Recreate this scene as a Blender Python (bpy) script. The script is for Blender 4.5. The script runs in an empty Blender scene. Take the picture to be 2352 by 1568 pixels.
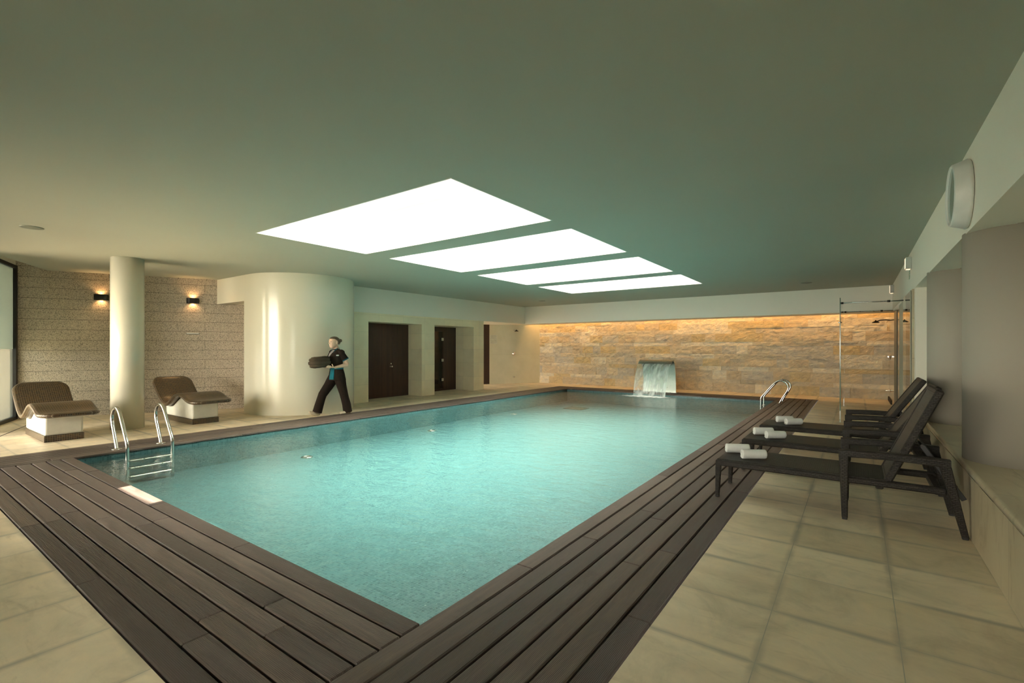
import bpy, math, random
from mathutils import Vector, Matrix
from mathutils.geometry import tessellate_polygon
from mathutils import noise as mnoise

SC = bpy.context.scene
COL = SC.collection
PI = math.pi

# ---------------------------------------------------------------- camera, world, lights, exposure
cd = bpy.data.cameras.new('camera'); cam = bpy.data.objects.new('camera', cd); COL.objects.link(cam)
cam.location = (0, 0, 1.35); cam.rotation_euler = (PI/2, 0, math.radians(35.727))
cd.sensor_width = 36; cd.lens = 36*1101.613/2352; cd.shift_y = (799.471-784)/2352
cd.clip_start = .05; cd.clip_end = 200
SC.camera = cam

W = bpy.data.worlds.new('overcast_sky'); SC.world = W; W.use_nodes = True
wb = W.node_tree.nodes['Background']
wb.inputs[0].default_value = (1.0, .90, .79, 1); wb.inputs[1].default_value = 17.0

# sky graded brighter towards +X to lift the left walls and dim the columns
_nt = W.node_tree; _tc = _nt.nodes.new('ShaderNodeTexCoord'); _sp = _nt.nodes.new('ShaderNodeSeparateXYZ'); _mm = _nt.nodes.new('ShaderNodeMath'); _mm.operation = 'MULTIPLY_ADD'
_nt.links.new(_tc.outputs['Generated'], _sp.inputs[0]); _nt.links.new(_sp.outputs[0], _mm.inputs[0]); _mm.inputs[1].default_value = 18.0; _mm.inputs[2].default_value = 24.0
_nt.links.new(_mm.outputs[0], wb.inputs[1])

SC.view_settings.view_transform = 'Standard'; SC.view_settings.look = 'None'
SC.view_settings.exposure = 0.58; SC.view_settings.gamma = 1; SC.view_settings.use_curve_mapping = False
cy = SC.cycles
cy.use_denoising = True
cy.max_bounces = 10; cy.diffuse_bounces = 6; cy.glossy_bounces = 4; cy.transmission_bounces = 6; cy.transparent_max_bounces = 12
cy.sample_clamp_indirect = 6.0; cy.caustics_reflective = False; cy.caustics_refractive = False; cy.blur_glossy = .5

def lamp(name, kind, loc, energy, color=(1, 1, 1), rot=None, aim=None, **k):
    d = bpy.data.lights.new(name, kind); d.energy = energy; d.color = color
    for a, v in k.items():
        if a == 'portal': d.cycles.is_portal = v
        else: setattr(d, a, v)
    o = bpy.data.objects.new(name, d); COL.objects.link(o); o.location = loc
    if aim is not None: o.rotation_euler = Vector(aim).to_track_quat('-Z', 'Y').to_euler()
    elif rot: o.rotation_euler = rot
    return o

CZ, SZ = 2.863, 2.24           # ceiling height, underside of the dropped beams
SKY = [(3.155, 4.88), (5.37, 7.165), (7.67, 9.51), (10.01, 11.73)]
SX0, SX1 = -6.40, -2.94
for i, (a, b) in enumerate(SKY):
    lamp('sky_portal', 'AREA', ((SX0+SX1)/2, (a+b)/2, 3.40), 1, rot=(0, 0, 0), shape='RECTANGLE', size=SX1-SX0, size_y=b-a, portal=True)
# window wall line, from the granite corner towards the camera side
WA = Vector((-12.96, 1.872, 0)); WD = Vector((.924, -.382, 0)).normalized(); WN = Vector((.382, .924, 0)).normalized()   # WN points inside
wc = WA + WD*3.9 - WN*.06
lamp('sky_portal', 'AREA', (wc.x, wc.y, 1.45), 1, aim=WN, shape='RECTANGLE', size=7.8, size_y=2.8, portal=True)
lamp('sky_portal', 'AREA', (-1.4, -2.82, 1.4), 1, aim=(0, 1, 0), shape='RECTANGLE', size=2.6, size_y=1.0, portal=True)
# the low sun that reaches the pool edge through a slot added to shape its patch
SUNDIR = Vector((-.10, 2.9, -2.55)).normalized()
lamp('sun', 'SUN', (0, -8, 9), 70.0, (1, .90, .74), aim=SUNDIR, angle=math.radians(.6))
# warm strip light in the slot above the stone wall
lamp('cove_strip_glow', 'AREA', (-4.9, 15.50, 2.60), 50, (1, .52, .18), aim=(0, .55, -1), shape='RECTANGLE', size=11.0, size_y=.05)

# ---------------------------------------------------------------- mesh builder
class MB:
    def __init__(s): s.v = []; s.f = []; s.uv = []; s.sm = []
    def face(s, idx, uv=None, smooth=False): s.f.append(tuple(idx)); s.uv.append(uv); s.sm.append(smooth)
    def quad(s, a, b, c, d, uv=None):
        n = len(s.v); s.v += [tuple(a), tuple(b), tuple(c), tuple(d)]; s.face((n, n+1, n+2, n+3), uv)
    def box(s, x0, y0, z0, x1, y1, z1, bev=0, M=None):
        b = min(bev, (x1-x0)/2.01, (y1-y0)/2.01, (z1-z0)/2.01)
        n = len(s.v)
        if b <= 0:
            P = [(x, y, z) for z in (z0, z1) for y in (y0, y1) for x in (x0, x1)]
            F = [(0, 2, 3, 1), (4, 5, 7, 6), (0, 1, 5, 4), (2, 6, 7, 3), (0, 4, 6, 2), (1, 3, 7, 5)]
        else:
            P = []; F = []
            xs, ys, zs = (x0, x1), (y0, y1), (z0, z1)
            def c(i, j, k, ax):
                p = [xs[i], ys[j], zs[k]]
                for q, (idx) in enumerate((i, j, k)):
                    if q != ax: p[q] += b if idx == 0 else -b
                return tuple(p)
            ix = {}
            for i in (0, 1):
                for j in (0, 1):
                    for k in (0, 1):
                        for ax in range(3): ix[i, j, k, ax] = len(P); P.append(c(i, j, k, ax))
            for ax in range(3):
                u, w = [q for q in range(3) if q != ax]
                for sd in (0, 1):
                    f = []
                    for a, bb in ((0, 0), (1, 0), (1, 1), (0, 1)):
                        t = [0, 0, 0]; t[ax] = sd; t[u] = a; t[w] = bb; f.append(ix[t[0], t[1], t[2], ax])
                    F.append(f)
            for ax in range(3):      # edges running along ax
                u, w = [q for q in range(3) if q != ax]
                for a in (0, 1):
                    for bb in (0, 1):
                        t0 = [0, 0, 0]; t0[u] = a; t0[w] = bb; t1 = list(t0); t1[ax] = 1
                        F.append([ix[(*t0, u)], ix[(*t1, u)], ix[(*t1, w)], ix[(*t0, w)]])
            for i in (0, 1):
                for j in (0, 1):
                    for k in (0, 1): F.append([ix[i, j, k, 0], ix[i, j, k, 1], ix[i, j, k, 2]])
            cx, cy_, cz = (x0+x1)/2, (y0+y1)/2, (z0+z1)/2; C0 = Vector((cx, cy_, cz))
            G = []
            for f in F:
                p = [Vector(P[q]) for q in f]; nn = (p[1]-p[0]).cross(p[2]-p[0]); m = sum(p, Vector())/len(p)
                G.append(f if nn.dot(m-C0) > 0 else f[::-1])
            F = G
        if M is not None: P = [tuple(M @ Vector(p)) for p in P]
        s.v += P
        for f in F: s.face([n+q for q in f])
        return s
    def rings(s, R, closed=True, cap0=True, cap1=True, smooth=True, uvs=None):
        """skin a list of rings (equal point counts)"""
        n = len(s.v); k = len(R[0])
        for r in R: s.v += [tuple(p) for p in r]
        for i in range(len(R)-1):
            for j in range(k if closed else k-1):
                j2 = (j+1) % k
                uv = None
                if uvs:
                    a, b = uvs[0][i], uvs[0][i+1]; c, d = uvs[1][j], uvs[1][j+1]
                    uv = [(c, a), (d, a), (d, b), (c, b)]
                s.face((n+i*k+j, n+i*k+j2, n+(i+1)*k+j2, n+(i+1)*k+j), uv, smooth)
        if closed and cap0: s.face([n+j for j in range(k)][::-1])
        if closed and cap1: s.face([n+(len(R)-1)*k+j for j in range(k)])
        return s
    def tube(s, pts, r, seg=12, smooth=True, rr=None, flat=None):
        pts = [Vector(p) for p in pts]; R = []
        up = None
        L = 0; us = []
        for i, p in enumerate(pts):
            if i: L += (p-pts[i-1]).length
            us.append(L)
            t = (pts[min(i+1, len(pts)-1)]-pts[max(i-1, 0)]).normalized()
            if up is None:
                up = Vector((0, 0, 1)) if abs(t.z) < .9 else Vector((1, 0, 0))
            up = (up - t*up.dot(t)).normalized(); sd = t.cross(up)
            q = rr[i] if rr else r
            qa, qb = (q, q) if flat is None else (q, q*flat)
            R.append([p + sd*math.cos(2*PI*j/seg)*qa + up*math.sin(2*PI*j/seg)*qb for j in range(seg)])
        vs = [2*PI*r*j/seg for j in range(seg+1)]
        return s.rings(R, smooth=smooth, uvs=(us, vs))
    def lathe(s, c, prof, seg=32, axis='Z', smooth=True):
        c = Vector(c); R = []
        for r, h in prof:
            ring = []
            for j in range(seg):
                a = 2*PI*j/seg
                if axis == 'Z': q = Vector((r*math.cos(a), r*math.sin(a), h))
                elif axis == 'X': q = Vector((h, r*math.cos(a), r*math.sin(a)))
                else: q = Vector((r*math.sin(a), h, r*math.cos(a)))
                ring.append(c+q)
            R.append(ring)
        return s.rings(R, smooth=smooth)
    def prism(s, poly, z0, z1, M=None):
        n = len(s.v); k = len(poly)
        ar = sum(poly[i][0]*poly[(i+1) % k][1]-poly[(i+1) % k][0]*poly[i][1] for i in range(k))
        if ar < 0: poly = poly[::-1]
        P = [(x, y, z0) for x, y in poly]+[(x, y, z1) for x, y in poly]
        if M is not None: P = [tuple(M @ Vector(p)) for p in P]
        s.v += P
        s.face([n+i for i in range(k)][::-1]); s.face([n+k+i for i in range(k)])
        for i in range(k):
            j = (i+1) % k; s.face((n+i, n+j, n+k+j, n+k+i))
        return s
    def xform(s, M):
        s.v = [tuple(M @ Vector(p)) for p in s.v]; return s
    def build(s, name, mat, parent=None, smooth_by_angle=None, loc=None):
        me = bpy.data.meshes.new(name); me.from_pydata(s.v, [], s.f); me.validate(clean_customdata=False)
        uvl = me.uv_layers.new(name='UVMap')
        if len(me.polygons) == len(s.f):
            for p, uv in zip(me.polygons, s.uv):
                if uv is None:
                    n = p.normal; a = max(range(3), key=lambda q: abs(n[q])); u, w = [(1, 2), (0, 2), (0, 1)][a]
                    for li, vi in zip(p.loop_indices, p.vertices):
                        c = me.vertices[vi].co; uvl.data[li].uv = (c[u], c[w])
                else:
                    for li, q in zip(p.loop_indices, uv): uvl.data[li].uv = q
            for p, sm in zip(me.polygons, s.sm): p.use_smooth = sm
        me.materials.append(mat)
        o = bpy.data.objects.new(name, me); COL.objects.link(o)
        if parent is not None: o.parent = parent
        if loc is not None: o.location = loc
        return o

def tag(o, label=None, cat=None, group=None, kind=None):
    if label: o['label'] = label
    if cat: o['category'] = cat
    if group: o['group'] = group
    if kind: o['kind'] = kind
    return o
def struct(o, label=None): return tag(o, label, None, None, 'structure')
def empty(name, loc, label, cat, group=None, rz=0):
    o = bpy.data.objects.new(name, None); COL.objects.link(o); o.location = loc; o.rotation_euler = (0, 0, rz); o.empty_display_size = .1
    return tag(o, label, cat, group)
def dup(o, loc=None, rz=None, label=None, parent=None):
    kids = [c for c in bpy.data.objects if c.parent == o]
    c = o.copy(); COL.objects.link(c)
    if parent is not None: c.parent = parent
    if loc is not None: c.location = loc
    if rz is not None: c.rotation_euler = (0, 0, rz)
    if label: c['label'] = label
    for k in kids: dup(k, parent=c)
    return c

# ---------------------------------------------------------------- materials
class N:
    def __init__(s, name):
        s.m = bpy.data.materials.new(name); s.m.use_nodes = True; s.t = s.m.node_tree
        s.b = s.t.nodes['Principled BSDF']; s.out = s.t.nodes['Material Output']
    def n(s, t, **k):
        x = s.t.nodes.new('ShaderNode'+t)
        for a, v in k.items():
            if a.startswith('i_'):
                key = a[2:]; key = int(key) if key.isdigit() else key.replace('_', ' ')
                s.set(x.inputs[key], v)
            else: setattr(x, a, v)
        return x
    def set(s, sock, v):
        if isinstance(v, bpy.types.NodeSocket): s.t.links.new(v, sock)
        elif isinstance(v, bpy.types.Node): s.t.links.new(v.outputs[0], sock)
        else: sock.default_value = v
    def coord(s, kind='Object', scale=(1, 1, 1), rot=(0, 0, 0), loc=(0, 0, 0)):
        c = s.n('TexCoord'); mp = s.n('Mapping'); s.t.links.new(c.outputs[kind], mp.inputs[0])
        mp.inputs['Scale'].default_value = scale; mp.inputs['Rotation'].default_value = rot; mp.inputs['Location'].default_value = loc
        return mp.outputs[0]
    def noise(s, v, scale, detail=3, rough=.5, dist=0):
        x = s.n('TexNoise'); s.set(x.inputs['Vector'], v); x.inputs['Scale'].default_value = scale; x.inputs['Detail'].default_value = detail
        x.inputs['Roughness'].default_value = rough; x.inputs['Distortion'].default_value = dist
        return x.outputs[0]
    def ramp(s, f, stops, interp='LINEAR'):
        x = s.n('ValToRGB'); s.set(x.inputs[0], f); e = x.color_ramp.elements; x.color_ramp.interpolation = interp
        while len(e) < len(stops): e.new(.5)
        for q, (p, c) in zip(e, stops):
            q.position = p; q.color = (*c, 1) if len(c) == 3 else c
        return x.outputs[0]
    def mix(s, f, a, b, mode='MIX'):
        x = s.n('Mix', data_type='RGBA', blend_type=mode)
        s.set(x.inputs[0], f)
        for q, v in ((6, a), (7, b)):
            if isinstance(v, tuple) and len(v) == 3: v = (*v, 1)
            s.set(x.inputs[q], v)
        return x.outputs[2]
    def math(s, op, a, b=0, c=None):
        x = s.n('Math', operation=op); s.set(x.inputs[0], a); s.set(x.inputs[1], b)
        if c is not None: s.set(x.inputs[2], c)
        return x.outputs[0]
    def bump(s, h, strength=.3, dist=.01, normal=None):
        x = s.n('Bump'); s.set(x.inputs['Height'], h); x.inputs['Strength'].default_value = strength; x.inputs['Distance'].default_value = dist
        if normal is not None: s.set(x.inputs['Normal'], normal)
        return x.outputs[0]
    def P(s, **k):
        for a, v in k.items():
            key = {'color': 'Base Color', 'rough': 'Roughness', 'metal': 'Metallic', 'normal': 'Normal', 'coat': 'Coat Weight', 'coatr': 'Coat Roughness',
                   'spec': 'Specular IOR Level', 'emit': 'Emission Color', 'emits': 'Emission Strength', 'sheen': 'Sheen Weight', 'sub': 'Subsurface Weight'}[a]
            if isinstance(v, tuple) and len(v) == 3: v = (*v, 1)
            s.set(s.b.inputs[key], v)
        return s.m

def simple(name, color, rough=.6, metal=0, var=.06, vs=8, bump=0, bs=60, **k):
    n = N(name); c = n.coord()
    d = tuple(x*(1-var) for x in color); l = tuple(min(1, x*(1+var)) for x in color)
    col = n.ramp(n.noise(c, vs, 3), [(.3, d), (.7, l)])
    if bump: k['normal'] = n.bump(n.noise(c, bs, 2), bump, .003)
    return n.P(color=col, rough=rough, metal=metal, **k)

def m_plaster(name, color, rough=.75, spec=.3):
    n = N(name); c = n.coord()
    col = n.ramp(n.noise(c, .7, 4), [(.3, tuple(x*.97 for x in color)), (.7, color)])
    return n.P(color=col, rough=rough, spec=spec, normal=n.bump(n.noise(c, 45, 3), .06, .002))
def m_stucco(name, color):
    n = N(name); c = n.coord(scale=(1, 1, .35))
    col = n.ramp(n.noise(c, 1.1, 1), [(.2, tuple(x*.97 for x in color)), (.7, color)])
    rg = n.ramp(n.noise(c, 1.5, 1), [(.2, (.17,)*3), (.8, (.20,)*3)])
    return n.P(color=col, rough=rg, spec=.55, coat=.2, coatr=.14, normal=n.bump(n.noise(c, 1.2, 1), .012, .02))

def m_floor():
    n = N('sandstone_tiles'); c = n.coord(loc=(.356, -2.28, 0))
    bk = n.n('TexBrick', offset=0.0, squash=1.0); n.set(bk.inputs['Vector'], c)
    bk.inputs['Scale'].default_value = 1; bk.inputs['Brick Width'].default_value = .515; bk.inputs['Row Height'].default_value = .508
    bk.inputs['Mortar Size'].default_value = .0022; bk.inputs['Mortar Smooth'].default_value = .1; bk.inputs['Bias'].default_value = 0
    bk.inputs['Color1'].default_value = (0, 0, 0, 1); bk.inputs['Color2'].default_value = (1, 1, 1, 1); bk.inputs['Mortar'].default_value = (.5, .5, .5, 1)
    b2 = n.n('TexBrick', offset=0.0, squash=1.0); n.set(b2.inputs['Vector'], c)
    b2.inputs['Scale'].default_value = 1; b2.inputs['Brick Width'].default_value = .515; b2.inputs['Row Height'].default_value = .508
    b2.inputs['Mortar Size'].default_value = .038; b2.inputs['Mortar Smooth'].default_value = 1.0
    cl = n.coord(scale=(.6, 2.6, 1))
    st = n.noise(cl, 1.6, 7, .6, .6)
    base = n.ramp(st, [(.25, (.66, .565, .415)), (.5, (.75, .645, .48)), (.75, (.82, .715, .55))])
    tint = n.mix(bk.outputs['Color'], (.86, .84, .80), (1.08, 1.08, 1.08))
    base = n.mix(1.0, base, tint, 'MULTIPLY')
    cloud = n.noise(n.coord(), 2.6, 8, .7, .8)
    base = n.mix(1.0, base, n.ramp(cloud, [(.28, (.80, .81, .80)), (.5, (1.04, 1.04, 1.04)), (.72, (1.18, 1.15, 1.10))]), 'MULTIPLY')
    wisp = n.ramp(n.noise(n.coord(scale=(1.0, 5, 1), rot=(0, 0, .2)), 2.2, 8, .65, 1.2), [(.56, (0, 0, 0)), (.72, (1, 1, 1))])
    base = n.mix(n.math('MULTIPLY', wisp, .38), base, (.42, .335, .22))
    smud = n.math('MULTIPLY', b2.outputs['Fac'], n.ramp(n.noise(n.coord(), 1.7, 4, .6), [(.40, (.1,)*3), (.62, (.85,)*3)]))
    base = n.mix(smud, base, (.37, .335, .26))
    base = n.mix(bk.outputs['Fac'], base, (.42, .39, .31))
    rg = n.ramp(n.noise(n.coord(), 3.2, 4), [(.3, (.34,)*3), (.7, (.52,)*3)])
    h = n.math('SUBTRACT', n.math('MULTIPLY', st, .15), bk.outputs['Fac'])
    return n.P(color=base, rough=rg, spec=.4, normal=n.bump(h, .35, .003))

def m_deck(name, axis):
    """grooved hardwood boards; axis = direction the boards run in"""
    n = N(name); rot = (0, 0, 0) if axis == 'X' else (0, 0, PI/2)
    geo = n.n('NewGeometry'); rnd = geo.outputs['Random Per Island']
    c = n.n('TexCoord'); sep = n.n('SeparateXYZ'); n.t.links.new(c.outputs['Object'], sep.inputs[0])
    across = sep.outputs['Y'] if axis == 'X' else sep.outputs['X']
    along = sep.outputs['X'] if axis == 'X' else sep.outputs['Y']
    cmb = n.n('CombineXYZ'); n.set(cmb.inputs[0], n.math('MULTIPLY', along, 1.0)); n.set(cmb.inputs[1], n.math('MULTIPLY', across, 14)); n.set(cmb.inputs[2], n.math('MULTIPLY', rnd, 31))
    g = n.noise(cmb.outputs[0], 2.4, 7, .65, .6)
    tone = n.ramp(rnd, [(0, (.062, .046, .039)), (.35, (.086, .065, .055)), (.6, (.100, .077, .066)), (.8, (.112, .084, .066)), (1, (.132, .103, .089))])
    col = n.mix(1.0, tone, n.ramp(g, [(.25, (.52,)*3), (.5, (.95,)*3), (.75, (1.5, 1.48, 1.45))]), 'MULTIPLY')
    dirt = n.ramp(n.noise(n.coord(scale=(1, 1, 1)), 3.3, 6, .7), [(.58, (0, 0, 0)), (.74, (1,)*3)])
    col = n.mix(n.math('MULTIPLY', dirt, .5), col, (.040, .030, .022))
    rib = n.math('SINE', n.math('MULTIPLY', across, 2*PI/.0072))
    col = n.mix(n.math('MULTIPLY', n.math('LESS_THAN', rib, -.55), .35), col, (.03, .022, .016))
    rg = n.ramp(g, [(.3, (.42,)*3), (.7, (.62,)*3)])
    b = n.bump(rib, .5, .0014)
    return n.P(color=col, rough=rg, spec=.45, normal=n.bump(g, .25, .004, b))

def m_mosaic(name, cols, size, grout, rough=.15, kind='UV', spec=.5, big=None, gs=.09):
    n = N(name)
    if kind == 'UV': v = n.coord('UV')
    else: v = n.coord('UV')
    bk = n.n('TexBrick', offset=0.0, squash=1.0); n.set(bk.inputs['Vector'], v)
    bk.inputs['Scale'].default_value = 1; bk.inputs['Brick Width'].default_value = size; bk.inputs['Row Height'].default_value = size
    bk.inputs['Mortar Size'].default_value = size*gs; bk.inputs['Mortar Smooth'].default_value = .1
    bk.inputs['Color1'].default_value = (0, 0, 0, 1); bk.inputs['Color2'].default_value = (1, 1, 1, 1); bk.inputs['Mortar'].default_value = (.5,)*3+(1,)
    col = n.ramp(bk.outputs['Color'], [(i/(len(cols)-1), c) for i, c in enumerate(cols)])
    if big: col = n.mix(1.0, col, n.ramp(n.noise(v, big, 4, .6), [(.32, (.78,)*3), (.6, (1.08,)*3)]), 'MULTIPLY')
    col = n.mix(bk.outputs['Fac'], col, grout)
    return n.P(color=col, rough=rough, spec=spec, normal=n.bump(n.math('SUBTRACT', 1, bk.outputs['Fac']), .3, .002))

def m_granite():
    n = N('granite_blocks'); v = n.coord('UV')
    vo = n.n('TexVoronoi'); n.set(vo.inputs['Vector'], v); vo.inputs['Scale'].default_value = 115
    sp = n.ramp(vo.outputs['Color'], [(0, (.04, .037, .034)), (.24, (.18, .16, .13)), (.36, (.52, .435, .34)), (.7, (.64, .55, .44)), (1, (.76, .69, .57))])
    col = n.mix(.28, sp, n.ramp(n.noise(v, 60, 3, .7), [(.38, (.16, .145, .12)), (.55, (.66, .56, .445))]))
    col = n.mix(1.0, col, n.ramp(n.noise(v, .9, 3), [(.3, (.9,)*3), (.7, (1.05,)*3)]), 'MULTIPLY')
    bk = n.n('TexBrick', offset=.5, squash=1.0); n.set(bk.inputs['Vector'], n.coord('UV', loc=(0, -.092+.2027, 0)))
    bk.inputs['Scale'].default_value = 1; bk.inputs['Brick Width'].default_value = 3.3; bk.inputs['Row Height'].default_value = .2027; bk.inputs['Mortar Size'].default_value = .003
    bk.inputs['Mortar Smooth'].default_value = .1
    col = n.mix(bk.outputs['Fac'], col, (.10, .085, .065))
    return n.P(color=col, rough=.62, normal=n.bump(n.math('SUBTRACT', vo.outputs['Distance'], bk.outputs['Fac']), .2, .004))

def m_split():
    n = N('split_face_stone'); uvs = n.n('SeparateXYZ'); n.set(uvs.inputs[0], n.coord('UV')); rnd = uvs.outputs[0]
    c = n.coord(); off = n.n('CombineXYZ'); n.set(off.inputs[0], n.math('MULTIPLY', rnd, 40)); vv = n.n('VectorMath', operation='ADD'); n.set(vv.inputs[0], c); n.set(vv.inputs[1], off)
    nz = n.noise(vv.outputs[0], 5.0, 8, .7, .6)
    tone = n.ramp(rnd, [(0, (.62, .535, .385)), (.1, (.66, .565, .40)), (.2, (.61, .545, .41)), (.3, (.70, .615, .45)), (.4, (.66, .59, .45)), (.5, (.72, .61, .42)), (.6, (.60, .57, .48)), (.68, (.78, .73, .59)), (.76, (.72, .66, .53)), (.80, (.82, .76, .61)), (.85, (.66, .55, .34)), (.92, (.66, .54, .32))], 'CONSTANT')
    alt = n.ramp(nz, [(.3, (.72, .73, .76)), (.48, (.98, .98, .98)), (.7, (1.16, 1.08, .94))])
    col = n.mix(1.0, tone, alt, 'MULTIPLY')
    iron = n.ramp(n.noise(vv.outputs[0], 1.6, 5, .6), [(.60, (0, 0, 0)), (.80, (.40,)*3)])
    col = n.mix(iron, col, (.56, .36, .13))
    return n.P(color=col, rough=.85, spec=.2, normal=n.bump(n.noise(n.coord(rot=(0, .5, 0), scale=(1, 1, 2)), 15, 9, .72, .8), 1.0, .035))

def m_stone(name, c1, c2, bw=.6, rh=.42, rough=.5, mort=.002, coat=0, offs=.5, veins=None, loc=(0, 0, 0)):
    n = N(name); v = n.coord('UV', loc=loc)
    bk = n.n('TexBrick', offset=offs, squash=1.0); n.set(bk.inputs['Vector'], v)
    bk.inputs['Scale'].default_value = 1; bk.inputs['Brick Width'].default_value = bw; bk.inputs['Row Height'].default_value = rh; bk.inputs['Mortar Size'].default_value = mort
    bk.inputs['Color1'].default_value = (.93, .93, .93, 1); bk.inputs['Color2'].default_value = (1.05, 1.03, 1.0, 1); bk.inputs['Mortar'].default_value = (1, 1, 1, 1)
    col = n.ramp(n.noise(v, 2.2, 6, .6, .4), [(.3, c1), (.7, c2)])
    if veins: col = n.mix(n.ramp(n.noise(n.coord('UV', scale=(2.4, .6, 1), rot=(0, 0, .25)), 1.8, 8, .7, 1.6), [(.55, (0, 0, 0)), (.75, (.75,)*3)]), col, veins)
    col = n.mix(1.0, col, bk.outputs['Color'], 'MULTIPLY')
    col = n.mix(bk.outputs['Fac'], col, tuple(x*.6 for x in c1))
    return n.P(color=col, rough=rough, coat=coat, coatr=.1, normal=n.bump(n.noise(v, 60, 3), .05, .002))

def m_wood():
    n = N('dark_slatted_wood'); c = n.coord('UV'); sep = n.n('SeparateXYZ'); n.set(sep.inputs[0], c)
    fr = n.math('FRACT', n.math('MULTIPLY', sep.outputs[0], 1/.045))
    gr = n.math('LESS_THAN', fr, .12)
    idn = n.math('FLOOR', n.math('MULTIPLY', sep.outputs[0], 1/.045))
    wn = n.n('TexWhiteNoise', noise_dimensions='1D'); n.set(wn.inputs['W'], idn)
    g = n.noise(n.coord('UV', scale=(30, 1.5, 1)), 2, 5)
    col = n.mix(wn.outputs['Value'], (.040, .018, .011), (.060, .028, .016))
    col = n.mix(1.0, col, n.ramp(g, [(.3, (.7,)*3), (.7, (1.3,)*3)]), 'MULTIPLY')
    col = n.mix(gr, col, (.012, .006, .004))
    return n.P(color=col, rough=.45, spec=.35, normal=n.bump(n.math('SUBTRACT', 1, gr), .6, .004))

def m_wicker(name='dark_wicker', sx=.028, sy=.013, c1=(.011, .009, .0075), c2=(.034, .028, .022), bs=.7):
    n = N(name); v = n.coord('UV')
    bk = n.n('TexBrick', offset=.5, squash=1.0); n.set(bk.inputs['Vector'], v)
    bk.inputs['Scale'].default_value = 1; bk.inputs['Brick Width'].default_value = sx; bk.inputs['Row Height'].default_value = sy
    bk.inputs['Mortar Size'].default_value = sy*.15; bk.inputs['Mortar Smooth'].default_value = 1.0
    bk.inputs['Color1'].default_value = (*c1, 1); bk.inputs['Color2'].default_value = (*c2, 1); bk.inputs['Mortar'].default_value = (c1[0]*.6, c1[1]*.6, c1[2]*.6, 1)  # lighter strand colour stands in for highlights on the weave
    return n.P(color=bk.outputs['Color'], rough=.5, spec=.35, normal=n.bump(n.math('SUBTRACT', 1, bk.outputs['Fac']), bs, .004))

def m_metal(name, color=(.62, .61, .58), rough=.25):
    n = N(name); c = n.coord(scale=(1, 1, 1))
    return n.P(color=n.ramp(n.noise(c, 6, 3), [(.3, tuple(x*.93 for x in color)), (.7, color)]), metal=1, rough=n.ramp(n.noise(c, 30, 2), [(.3, (rough*.85,)*3), (.7, (rough*1.15,)*3)]))

def m_clear(name, tint, ior=1.45, rough=.0, bump=None, fmul=1.0):
    """thin clear sheet: see-through plus a mirror reflection by angle"""
    n = N(name); t = n.n('BsdfTransparent'); t.inputs[0].default_value = (*tint, 1)
    g = n.n('BsdfGlossy'); g.inputs['Roughness'].default_value = rough; g.inputs[0].default_value = (1, 1, 1, 1)
    fr = n.n('Fresnel'); fr.inputs[0].default_value = ior
    if bump: nm = bump(n); n.set(g.inputs['Normal'], nm); n.set(fr.inputs['Normal'], nm)
    f = fr.outputs[0] if fmul == 1 else n.math('MULTIPLY', fr.outputs[0], fmul)
    mx = n.n('MixShader'); n.set(mx.inputs[0], f); n.t.links.new(t.outputs[0], mx.inputs[1]); n.t.links.new(g.outputs[0], mx.inputs[2])
    n.t.links.new(mx.outputs[0], n.out.inputs['Surface'])
    n.m.blend_method = 'BLEND' if hasattr(n.m, 'blend_method') else None
    return n.m

def m_emit(name, color, s):
    n = N(name); c = n.coord()
    return n.P(color=(.8, .8, .8), emit=color, emits=n.math('MULTIPLY', n.ramp(n.noise(c, 5, 1), [(.3, (.95,)*3), (.7, (1,)*3)]), s))

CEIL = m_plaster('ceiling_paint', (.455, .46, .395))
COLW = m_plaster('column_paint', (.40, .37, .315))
WALL = m_plaster('wall_paint', (.87, .84, .745))
SHAFT = m_plaster('skylight_shaft_paint', (.93, .93, .92))
STUC = m_stucco('polished_cream_stucco', (.76, .73, .60))
FLOOR = m_floor()
DX, DY = m_deck('deck_boards_crosswise', 'X'), m_deck('deck_boards_lengthwise', 'Y')
DARK = simple('shadow_gap_black', (.012, .011, .010), .8)
POOLM = m_mosaic('turquoise_pool_mosaic', [(.044, .122, .138), (.068, .166, .182), (.084, .192, .208), (.112, .222, .232), (.076, .178, .190)], .025, (.11, .22, .23), rough=.3, big=5.5)
BROWNM = m_mosaic('brown_glass_mosaic', [(.022, .013, .008), (.040, .023, .011), (.085, .046, .013), (.032, .017, .009), (.060, .036, .015)], .026, (.20, .17, .12), rough=.28, spec=.45, gs=.07)
GRAN = m_granite(); SPLIT = m_split(); WOOD = m_wood()
FRAME = m_stone('beige_stone_cladding', (.80, .72, .52), (.90, .82, .61), bw=.8, rh=.44, mort=.0015, offs=0)
MARB = m_stone('cream_marble_slabs', (.60, .60, .46), (.68, .67, .53), bw=3.2, rh=1.12, rough=.3, mort=.0018, coat=.3, offs=0)
MARBR = m_stone('beige_marble_tiles', (.44, .38, .27), (.52, .46, .33), bw=.9, rh=.6, rough=.14, mort=.003, coat=.8)
BENCH = m_stone('bench_sandstone', (.50, .43, .30), (.60, .53, .38), bw=.9, rh=2, rough=.3, mort=.002, offs=0, veins=(.22, .15, .08))
WICK = m_wicker(); WICKT = m_wicker('dark_wicker_fine', .030, .012, (.012, .011, .009), (.034, .030, .024), .9)
WICKB = m_wicker('dark_wicker_backrest', .6, .0085, (.040, .033, .026), (.050, .041, .032), .8)
STEEL = m_metal('polished_steel', (.66, .66, .62), .16); BRUSH = m_metal('brushed_steel', (.60, .59, .55), .3)
DMETAL = m_metal('dark_anodised_metal', (.06, .058, .052), .4)
CHROME = m_metal('chrome', (.75, .75, .74), .08)
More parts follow.
